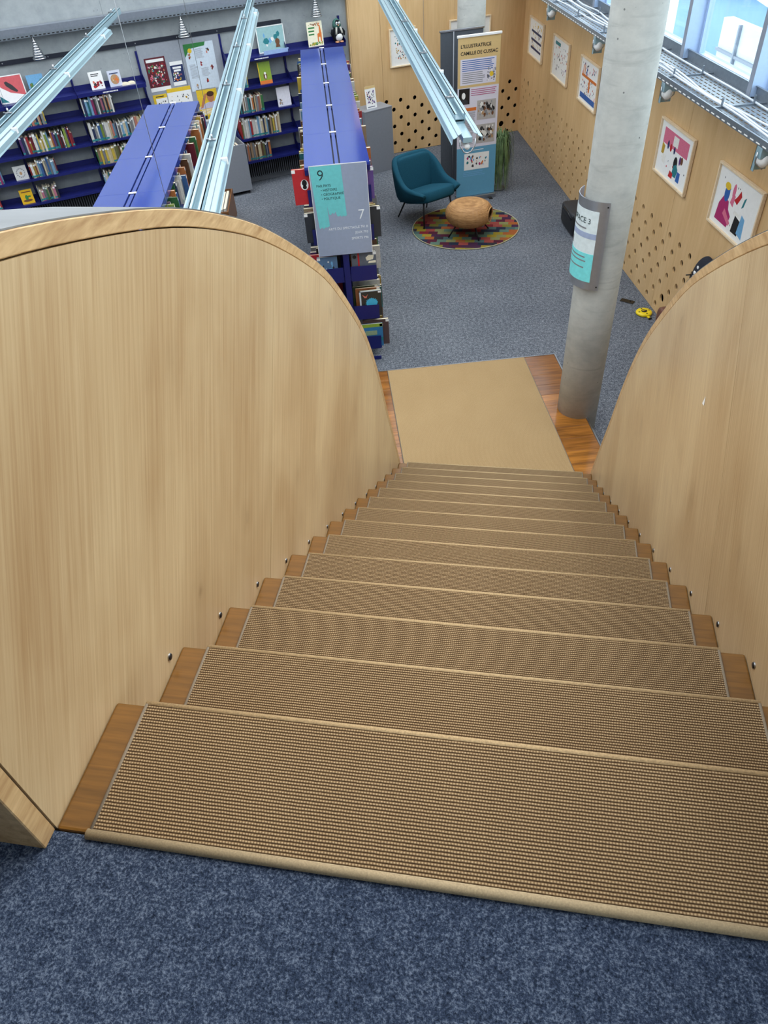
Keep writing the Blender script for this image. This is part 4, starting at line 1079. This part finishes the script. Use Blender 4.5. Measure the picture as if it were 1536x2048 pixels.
end_book(1, .88, .022, .235, .255, MIDY + .004, plain('slate_cover', rgb(92,98,108), .45), 'slate grey book with red strip, right end of middle bookcase, upper', d1, .0)
def d2(t, a, b, h):
    rng = random.Random(5)
    sp_ = []
    for i in range(36):
        r = (.062 if i % 2 else .050)*(.95+.12*rng.random()); q = 2*PI*i/36; sp_.append(((a+b)/2+.01+r*math.cos(q), .145+r*.85*math.sin(q)))
    MB().plate(sp_, -.0012, 0).build('blue_burst', plain('cyan_print', rgb(70,178,214), .5), t); MB().box(a, a+.016, -.001, 0, 0, h).box(a, b, -.001, 0, h-.010, h).build('pale_edge', plain('pale_edge', rgb(206,216,222), .5), t)
    MB().plate([(a+.03,.235),(a+.05,.22),(a+.065,.215),(a+.085,.24),(a+.07,.20),(a+.05,.20)], -.0016, 0).build('hand_print', paint('salmon'), t)
end_book(1, .47, .02, .215, .275, MIDY + .004, plain('dark_olive_cover', rgb(52,50,44), .45), 'dark book with bright blue burst, right end of middle bookcase', d2, .025)
end_book(1, .47, .02, .24, .290, MIDY + .030, plain('rust_cover', rgb(138,82,46), .45), 'rust brown book behind the blue burst book on middle bookcase', lambda *q: None, .015)
end_book(1, .47, .02, .25, .300, MIDY + .056, plain('dark_green_cover', rgb(40,58,36), .45), 'dark green book, third at the right end of middle bookcase', lambda *q: None, .0)
def d3(t, a, b, h):
    MB().box(a, b, -.001, 0, h-.035, h).build('lime_band', paint('lime'), t); MB().box(a+.06, b-.06, -.0014, 0, .13, .18).build('title_panel', plain('sea_panel', rgb(140,160,128), .5), t); MB().box(a, b, -.0012, 0, .06, .10).build('teal_band', paint('teal'), t)
end_book(1, .125, .02, .24, .255, MIDY + .004, plain('sea_blue_cover', rgb(52,118,166), .45), 'sea blue and lime book, lowest at right end of middle bookcase', d3, .02)
end_book(1, .125, .03, .26, .285, MIDY + .030, plain('umber_cover', rgb(84,62,60), .45), 'tall umber book sticking out lowest on middle bookcase', lambda *q: None, .085)
def d4(t, a, b, h):
    MB().plate(ell(a+.10, .17, .035, .045, 12), -.001, 0, 0).plate(ell(a+.10, .185, .022, .028, 12), -.0014, 0, 1).plate(ell(a+.10, .15, .018, .018, 12), -.0014, 0, 1).build('figure_print', [white, black], t)
end_book(-1, 1.62, .02, .24, .30, MIDY + .004, plain('scarlet_cover', rgb(184,40,46), .5), 'large red book sticking out left of the section sign', d4, .115)
end_book(-1, 1.27, .03, .20, .27, MIDY + .004, plain('ink_cover', rgb(40,44,52), .5), 'black and white book sticking out left, below the red one', lambda *q: None, .055)
end_book(-1, .88, .02, .24, .26, MIDY + .03, plain('ruby_cover', rgb(170,30,40), .5), 'red book at the left end, just above the balustrade edge', lambda *q: None, .075)
end_book(-1, .88, .018, .19, .24, MIDY + .004, plain('steel_blue_cover', rgb(86,116,150), .5), 'blue grey booklet left of the post below the sign', lambda t, a, b, h: art(t, (a+.02, b-.02, .05, h-.03), 0, ('white','charcoal','sky blue'), 14, 91, .012, .03), -.01)
end_book(1, 1.27, .03, .22, .28, MIDY + .004, plain('charcoal_cover', rgb(46,48,52), .5), 'dark book sticking out right of the section sign', lambda *q: None, .065)
end_book(1, 1.62, .03, .2, .27, MIDY + .004, plain('violet_cover', rgb(96,70,132), .5), 'violet book right of the section sign, top shelf', lambda *q: None, .025)

# books standing in the bins
def bin_books(loc, rz, n, dx, dy, z, where, seed, w=.03, d=.2, h=.26, pal=COLS_A):
    rng = random.Random(seed)
    for i in range(n):
        c = rng.choice(pal); hh = h*rng.uniform(.85, 1.05)
        p = Vector(loc) + Vector((math.cos(rz)*dx*i - math.sin(rz)*dy*i, math.sin(rz)*dx*i + math.cos(rz)*dy*i, z))
        one_book(p, rz, w*rng.uniform(.6,1), d, hh, c, '%s picture book, %s from the %s' % (c, ordinal(i+1), where), 'x', 1, True, False, 0, 'picture books in bins')
bin_books(con(2.64, .44, 0), A_CON, 11, .047, 0, .715*.55+.0125, 'left in the grey book bin', 31, .04, .3, .27)
bin_books((-1.165, 9.56, 0), 0, 7, .043, 0, .36*.55+.0125, 'left in the wooden crate', 32, .035, .7, .17, ['charcoal','white','green','grey','navy','brown'])
bin_books((-2.31, 8.04, 0), 0, 9, .062, 0, .40*.55+.0125, 'left in the low pale bin', 33, .05, .38, .22, ['salmon','sky blue','teal','white','black','orange'])
# ================================================================ sitting corner
teal_f, k = newmat('teal_wool', .9, 0, .15)
f_ = k.noise(k.coords(), 260, 3, .7); k.color(k.ramp(f_, [(.3, rgb(16,58,76)), (.7, rgb(34,88,108))])); k.bump(f_, .25, .003)
ac = thing('armchair', 'teal upholstered armchair with curved arms and thin black legs', 'armchair', (1.875, 9.56, 0), math.radians(30))
path = catmull([(-.325,-.36),(-.36,-.20),(-.375,.0),(-.355,.17),(-.27,.30),(-.12,.345),(.12,.345),(.27,.30),(.355,.17),(.375,.0),(.36,-.20),(.325,-.36)], 3)
hts = catmull([(.30,0),(.35,0),(.43,0),(.62,0),(.775,0),(.80,0),(.80,0),(.775,0),(.62,0),(.43,0),(.35,0),(.30,0)], 3)
rings = []
for i, (p, h) in enumerate(zip(path, hts)):
    h = h[0]; a, b = path[max(i-1,0)], path[min(i+1,len(path)-1)]
    t = Vector((b[0]-a[0], b[1]-a[1])).normalized(); n = Vector((-t.y, t.x))      # outward (path runs left side, back, right side)
    P_ = Vector(p)
    if n.dot(P_ - Vector((0,-.1))) < 0: n = -n
    lean = .05*(h-.3)/.5
    def pt(s, off, z): q = P_*s + n*(off + lean*max(0,(z-.3))/.5); return (q.x, q.y, z + .10 - .27*q.y)
    rings.append([pt(.74,0,.185), pt(.86,.004,.21), pt(.96,.006,.245), pt(1.0,.01,max(.255,(h+.3)/2-.02)), pt(1.0,.012,h-.03), pt(1.0,-.004,h-.004), pt(1.0,-.05,h), pt(1.0,-.080,h-.03), pt(1.0,-.085,(h+.24)/2), pt(.96,-.085,.22), pt(.72,-.06,.20)])
def cap_ring(r, t, sc, out):
    c = sum((Vector(q) for q in r), Vector())/len(r)
    return [tuple(c + (Vector(q)-c)*sc + Vector((t[0], t[1], 0))*out) for q in r]
rings = [cap_ring(rings[0], (0,-1), .55, .028), cap_ring(rings[0], (0,-1), .86, .018)] + rings + [cap_ring(rings[-1], (0,-1), .86, .018), cap_ring(rings[-1], (0,-1), .55, .028)]
mb = MB(); n = len(rings[0]); vs = [q for r in rings for q in r]; fs = []
for i in range(len(rings)-1):
    for j in range(n): fs.append((i*n+j, (i+1)*n+j, (i+1)*n+(j+1) % n, i*n+(j+1) % n))
fs += [tuple(range(n)), tuple((len(rings)-1)*n+j for j in range(n))[::-1]]
mb.add(vs, fs, 0, True).build('shell', teal_f, ac, 0, 2, 1)
def cushion(name, cx, cy, cz, a, b, c, e=.45, n=20, k=12, mt=None, tilt=0):
    """a softened box: superellipsoid"""
    sg_ = lambda v, p: math.copysign(abs(v)**p, v)
    mb = MB(); vs = []; fs = []
    for i in range(k+1):
        t = -PI/2 + PI*i/k
        for j in range(n):
            ph = 2*PI*j/n
            x, y, z = a*sg_(math.cos(t),e)*sg_(math.cos(ph),e), b*sg_(math.cos(t),e)*sg_(math.sin(ph),e), c*sg_(math.sin(t),e)
            y, z = y*math.cos(tilt) - z*math.sin(tilt), y*math.sin(tilt) + z*math.cos(tilt)
            vs.append((cx+x, cy+y, cz+z))
    for i in range(k):
        for j in range(n): fs.append((i*n+j, i*n+(j+1) % n, (i+1)*n+(j+1) % n, (i+1)*n+j))
    mb.add(vs, fs, 0, True)
    return mb
cushion('seat', 0, -.08, .36, .285, .30, .085, .4, 28, 14, None, -.26).build('seat_cushion', teal_f, ac)
cushion('back', 0, .245, .56, .278, .048, .228, .3, 28, 14, None, -.16).build('back_cushion', teal_f, ac)
mb = MB().slab([(-.26,-.31),(.26,-.31),(.25,.25),(-.25,.25)], .185, .215)
mb.v = [(x, y, z + .10 - .27*y) for x, y, z in mb.v]
mb.build('seat_base', teal_f, ac)
for sx in (-1, 1):
    MB().cyl((sx*.22,-.26,.37), (sx*.26,-.315,.0105), .013, .009, 10).build('leg', black_metal, ac); MB().cyl((sx*.20,.18,.25), (sx*.255,.30,0), .013, .009, 10).build('leg', black_metal, ac)

# rug
rug_m, k = newmat('patchwork_rug', .92, 0, .1)
tc = k.t.nodes.new('ShaderNodeTexCoord'); mp = k.t.nodes.new('ShaderNodeMapping'); mp.inputs['Rotation'].default_value = (0, 0, .25); k.l(tc.outputs['Object'], mp.inputs[0])
sp = k.t.nodes.new('ShaderNodeSeparateXYZ'); k.l(mp.outputs[0], sp.inputs[0])
ry_ = k.math('FLOOR', k.math('DIVIDE', sp.outputs['Y'], .085)); rx_ = k.math('FLOOR', k.math('DIVIDE', k.math('ADD', sp.outputs['X'], k.math('MULTIPLY', ry_, .047)), .125))
cb = k.t.nodes.new('ShaderNodeCombineXYZ'); k.l(rx_, cb.inputs[0]); k.l(ry_, cb.inputs[1])
wn = k.t.nodes.new('ShaderNodeTexWhiteNoise'); wn.noise_dimensions = '2D'; k.l(cb.outputs[0], wn.inputs['Vector'])
cs_ = [(142,124,44),(116,36,44),(40,44,62),(146,84,46),(78,34,50),(86,110,98),(116,108,48),(140,68,62),(52,48,54),(122,122,80),(66,38,62),(72,92,90)]
rc = k.ramp(wn.outputs['Value'], [(i/len(cs_), rgb(*c)) for i, c in enumerate(cs_)], 'CONSTANT')
fz = k.noise(k.coords(), 150, 3, .7); k.color(k.mix(.35, rc, k.ramp(fz, [(.3, (.1,.1,.1,1)), (.7, (.75,.75,.75,1))]), 'SOFT_LIGHT')); k.bump(fz, .3, .004)
rg = thing('round_rug', 'round patchwork rug in yellow, red and navy under the wicker stool', 'rug', (2.37, 9.11, 0))
MB().lathe([(.722,0),(.722,.010)], n=72, smooth=False).build('pile', rug_m, rg); MB().torus((0,0,.007), .726, .007, 72, 6).build('edge_binding', plain('rug_edge', rgb(170,164,134), .9), rg)

# wicker stool
wick, k = newmat('woven_rattan', .6, 0, .3)
f_ = k.noise(k.coords((9, 9, 150)), 1, 2, .5); k.color(k.ramp(f_, [(.25, rgb(140,98,58)), (.75, rgb(200,154,102))])); k.bump(f_, .4, .004)
ws = thing('wicker_stool', 'round wicker pouf stool with side opening and black legs on the rug', 'stool', (2.375, 8.89, .010), math.radians(-28))
pr = [(r_, z_+.03) for r_, z_ in catmull([(.17,.105),(.235,.125),(.285,.175),(.308,.235),(.30,.29),(.265,.345),(.21,.375),(.13,.385),(.05,.378),(.012,.372)], 4)]
N_ = 144; mb = MB(); vs = []; fs = []
for r, z in pr:
    for j in range(N_):
        a = 2*PI*j/N_; q = r + (.006 if j % 4 < 2 else -.004)*min(1, r/.2)*(1 if (int(z/.012)) % 2 else .4); vs.append((q*math.cos(a), q*math.sin(a), z))
for i in range(len(pr)-1):
    for j in range(N_):
        zc = (pr[i][1]+pr[i+1][1])/2; rc_ = (pr[i][0]+pr[i+1][0])/2; a = 2*PI*(j+.5)/N_
        if rc_*math.cos(a) > 0 and (rc_*math.sin(a)/.105)**2 + ((zc-.275)/.092)**2 < 1: continue
        fs.append((i*N_+j, i*N_+(j+1) % N_, (i+1)*N_+(j+1) % N_, (i+1)*N_+j))
fs.append(tuple(range(N_))[::-1]); fs.append(tuple((len(pr)-1)*N_+j for j in range(N_)))
o = mb.add(vs, fs, 0, True).build('woven_body', wick, ws); so = o.modifiers.new('wall', 'SOLIDIFY'); so.thickness = .012; so.offset = -1
MB().tube([(math.sqrt(max(.01,.308**2-(.105*math.cos(t))**2)) - abs(math.sin(t))*.018, .105*math.cos(t), 0.275+.092*math.sin(t)) for t in [2*PI*i/28 for i in range(28)]], .010, 8, closed=True).build('opening_rim', wick, ws)
for a in (45, 135, 225, 315):
    a = math.radians(a); MB().cyl((.17*math.cos(a), .17*math.sin(a), .16), (.30*math.cos(a), .30*math.sin(a), 0.002), .011, .009, 8).build('leg', black_metal, ws)

# trailing plant beside the banner
pl = thing('potted_plant', 'trailing green grass-leaved plant in a tall pot right of the banner', 'plant', (3.10, 10.42, 0))
MB().lathe([(.10,0),(.10,.02),(.03,.05),(.03,.42),(.085,.46),(.10,.60),(.092,.60),(.088,.57)], n=24).build('pot', plain('grey_pot', rgb(96,98,100), .6), pl)
MB().lathe([(.088,.575),(.02,.58)], n=20).build('soil', plain('potting_soil', rgb(46,36,28), .95), pl)
leafm, k = newmat('grass_leaf', .55, 0, .3); f_ = k.noise(k.coords(), 12, 3); k.color(k.ramp(f_, [(.3, rgb(58,84,48)), (.7, rgb(122,146,96))]))
rng = random.Random(8); mb = MB()
for i in range(260):
    a = rng.uniform(0, 2*PI); out = rng.uniform(.07, .19); rise = rng.uniform(.10, .28); drop = rng.uniform(.25, .80); wd = rng.uniform(.004, .008)
    pts = []
    for j in range(8):
        t = j/7; x = .03 + out*(1-(1-t)**2); z = .58 + rise*math.sin(min(1, t*1.9)*PI/2) - drop*max(0, t-.3)**1.4*1.9
        pts.append(Vector((x*math.cos(a)+rng.uniform(-.006,.006), x*math.sin(a)+rng.uniform(-.006,.006), max(z, .03))))
    sd = Vector((-math.sin(a), math.cos(a), 0)); vs = []; fs = []
    for j, p in enumerate(pts):
        w_ = wd*(1-.75*(j/7)**2); vs += [p - sd*w_, p + Vector((0,0,.002)), p + sd*w_]
    for j in range(7): b = 3*j; fs += [(b, b+1, b+4, b+3), (b+1, b+2, b+5, b+4)]
    mb.add(vs, fs, 0, True)
o = mb.build('foliage', leafm, pl); o['kind'] = 'stuff'

# ================================================================ things by the right wall
bg = thing('equipment_bag', 'black padded equipment bag on the floor by the right wall', 'bag', (3.80, 8.72, 0))
cushion('b', 0, 0, .145, .15, .33, .145, .35, 28, 14).build('body', black, bg)
cushion('b', -.02, .02, .235, .145, .27, .06, .4, 24, 10).build('flap', plain('black_nylon', rgb(40,42,48), .6), bg)
MB().tube([(-.15,-.2,.22),(-.17,-.1,.27),(-.17,.1,.27),(-.15,.2,.22)], .012, 8).build('handle', black, bg)
ph = thing('phone', 'black smartphone lying on the carpet near the right wall', 'phone', (3.79, 6.655, 0), math.radians(-42))
MB().box(-.078, .078, -.037, .037, 0, .008).build('case', black, ph, .004); MB().box(-.074, .074, -.033, .033, .008, .0086).build('screen', plain('phone_glass', rgb(14,15,18), .08), ph)
tm = thing('tape_measure', 'round yellow tape measure reel lying on the carpet', 'tape measure', (3.87, 6.35, 0), math.radians(10))
tape_y = plain('yellow_tape_case', rgb(236,208,28), .4)
MB().lathe([(.075,0),(.086,.008),(.088,.02),(.08,.032),(.035,.036),(.03,.034)], n=32).build('case', tape_y, tm)
MB().lathe([(.028,.03),(.03,.041),(.024,.043)], n=20).build('hub', black, tm); MB().bar((-.024,0,.044), (.024,0,.044), .012, .006).build('crank', tape_y, tm)
MB().box(-.012, .012, -.125, -.08, .004, .016).build('nozzle', tape_y, tm); MB().box(-.016, .016, -.14, -.125, 0, .018).build('hook', black, tm)
mb = MB()
for a in (0, 90, 180, 270):
    a = math.radians(a); mb.bar((.048*math.cos(a), .048*math.sin(a), .0352), (.068*math.cos(a), .068*math.sin(a), .0338), .012, .002)
mb.build('case_print', black, tm)
cp = thing('hanging_hat', 'dark navy cloth hat with white print hung on the right wall', 'hat', (3.972, 5.45, .76))
nv = plain('navy_cotton', rgb(26,30,44), .85)
mb = MB(); vs = []; fs = []
for i in range(9):
    t = (PI/2)*i/8
    for j in range(24):
        a = 2*PI*j/24; vs.append((-.09*math.cos(t)*abs(math.cos(a))**.6*(1 if math.cos(a) > 0 else .25) if math.cos(a) > 0 else .02*math.cos(t)*abs(math.cos(a)), .19*math.cos(t)*math.sin(a), .27*math.sin(t)))
for i in range(8):
    for j in range(24): fs.append((i*24+j, i*24+(j+1) % 24, (i+1)*24+(j+1) % 24, (i+1)*24+j))
fs.append(tuple(range(24))[::-1])
mb.add(vs, fs, 0, True).build('crown', nv, cp)
MB().ball((-.085, .06, .10), .006, .03, .02, 8, 6).ball((-.08, .08, .05), .006, .02, .02, 8, 6).ball((-.075, .045, .16), .006, .02, .016, 8, 6).build('white_print', white, cp)
MB().tube([(-.02,.18,.04),(-.01,.24,-.02),(.0,.29,-.06),(.02,.318,-.048)], .006, 6).build('strap', black, cp)
MB().cyl((-.03,.318,-.045), (.05,.318,-.048), .006, n=8).build('peg', black_metal, cp)
hb2 = thing('leather_bag', 'brown leather bag on the floor against the right wall, half hidden by balustrade', 'bag', (3.925, 5.955, 0))
cushion('b', 0, 0, .125, .06, .12, .125, .5, 24, 12).build('body', plain('brown_leather', rgb(112,72,58), .5), hb2); MB().tube([(-.05,-.06,.18),(-.06,-.05,.10),(-.06,.05,.10),(-.05,.06,.18)], .007, 8).build('handle', plain('dark_leather', rgb(72,44,34), .5), hb2)

# ================================================================ curved sign on the near column
cs = thing('column_sign', 'curved metal sign with white and turquoise sheet on the near column', 'sign', (COLX, COLY, 0))
RS = COLR + .045; SZ0, SZ1 = 1.40, 2.055; A0, A1 = math.radians(148), math.radians(235)
sh_alu = plain('satin_aluminium', rgb(176,180,188), .3, .7, .03)
def arc_plate(r0, r1, a0, a1, z0, z1, n=18):
    mb = MB(); vs = []; fs = []
    for i in range(n+1):
        a = a0 + (a1-a0)*i/n; c, s = math.cos(a), math.sin(a)
        vs += [(r1*c, r1*s, z0), (r1*c, r1*s, z1), (r0*c, r0*s, z0), (r0*c, r0*s, z1)]
    for i in range(n):
        b = 4*i; fs += [(b, b+4, b+5, b+1), (b+2, b+3, b+7, b+6), (b+1, b+5, b+7, b+3), (b, b+2, b+6, b+4)]
    fs += [(0, 1, 3, 2), (4*n, 4*n+2, 4*n+3, 4*n+1)]
    return mb.add(vs, fs, 0, False)
arc_plate(RS-.004, RS, A0-math.radians(18), A1+math.radians(18), SZ0, SZ1, 26).build('backing', sh_alu, cs)
arc_plate(RS, RS+.0012, A0, A1, SZ0+.06, SZ1-.07).build('white_sheet', plain('white_sheet', rgb(226,238,240), .35), cs)
arc_plate(RS+.0012, RS+.0020, A0, A1, SZ0+.06, SZ0+.275).build('turquoise_field', plain('turquoise_sheet', rgb(128,230,232), .35), cs)
arc_plate(RS+.0012, RS+.0020, A0, A1, SZ0+.385, SZ0+.425).build('lilac_band', plain('lilac_band', rgb(164,178,208), .4), cs)
arc_plate(RS+.0012, RS+.0020, A0+.18, A0+.42, SZ0+.30, SZ0+.355).build('grey_emblem', paint('grey'), cs)
def arc_text(s, size, mt, amid, z):
    me = text_mesh(s, size, 0, .0003, 'CENTER'); me.materials.clear(); me.materials.append(mt)
    for v in me.vertices:
        a = amid + v.co.x/RS; zz = v.co.y; r = RS + .0026 + v.co.z
        v.co = (r*math.cos(a), r*math.sin(a), z + zz)
    o = bpy.data.objects.new('lettering', me); col.objects.link(o); o.parent = cs
AM = (A0+A1)/2
arc_text('ESPACE 3', .055, ink, AM, SZ0+.49)
for z, n_ in ((.455, .16), (.245, .20), (.215, .22), (.165, .20)):
    arc_plate(RS+.0020, RS+.0026, AM-n_/RS/2, AM+n_/RS/2, SZ0+z-.006, SZ0+z+.004, 10).build('printed_text_line', paint('grey'), cs)
for a in (A0-math.radians(13), A1+math.radians(14)):
    for z in (SZ0+.03, SZ1-.03): MB().cyl((RS*math.cos(a), RS*math.sin(a), z), ((RS+.003)*math.cos(a), (RS+.003)*math.sin(a), z), .006, n=8).build('rivet', black_metal, cs)
    MB().cyl(((COLR-.001)*math.cos(a), (COLR-.001)*math.sin(a), (SZ0+SZ1)/2), ((RS-.003)*math.cos(a), (RS-.003)*math.sin(a), (SZ0+SZ1)/2), .012, n=8).build('spacer', steel, cs)

# ================================================================ printed matter belongs to its sheet
_KEEP = {'sheet', 'frame', 'mount', 'top_bar', 'base', 'foot', 'support_pole', 'stand', 'pages', 'cover', 'border', 'sign_plate', 'shelfmark_tag', 'backing', 'rivet', 'spacer', 'white_sheet'}
for o in list(col.objects):
    if o.type != 'EMPTY' or 'category' not in o: continue
    ch = [c for c in col.objects if c.parent == o] if False else list(o.children)
    base = next((c for n_ in ('sheet', 'sign_plate', 'mount', 'white_sheet', 'cover') for c in ch if c.name.split('.')[0] == n_), None)
    if base is None: continue
    for c in ch:
        if c is not base and c.name.split('.')[0] not in _KEEP: c.parent = base
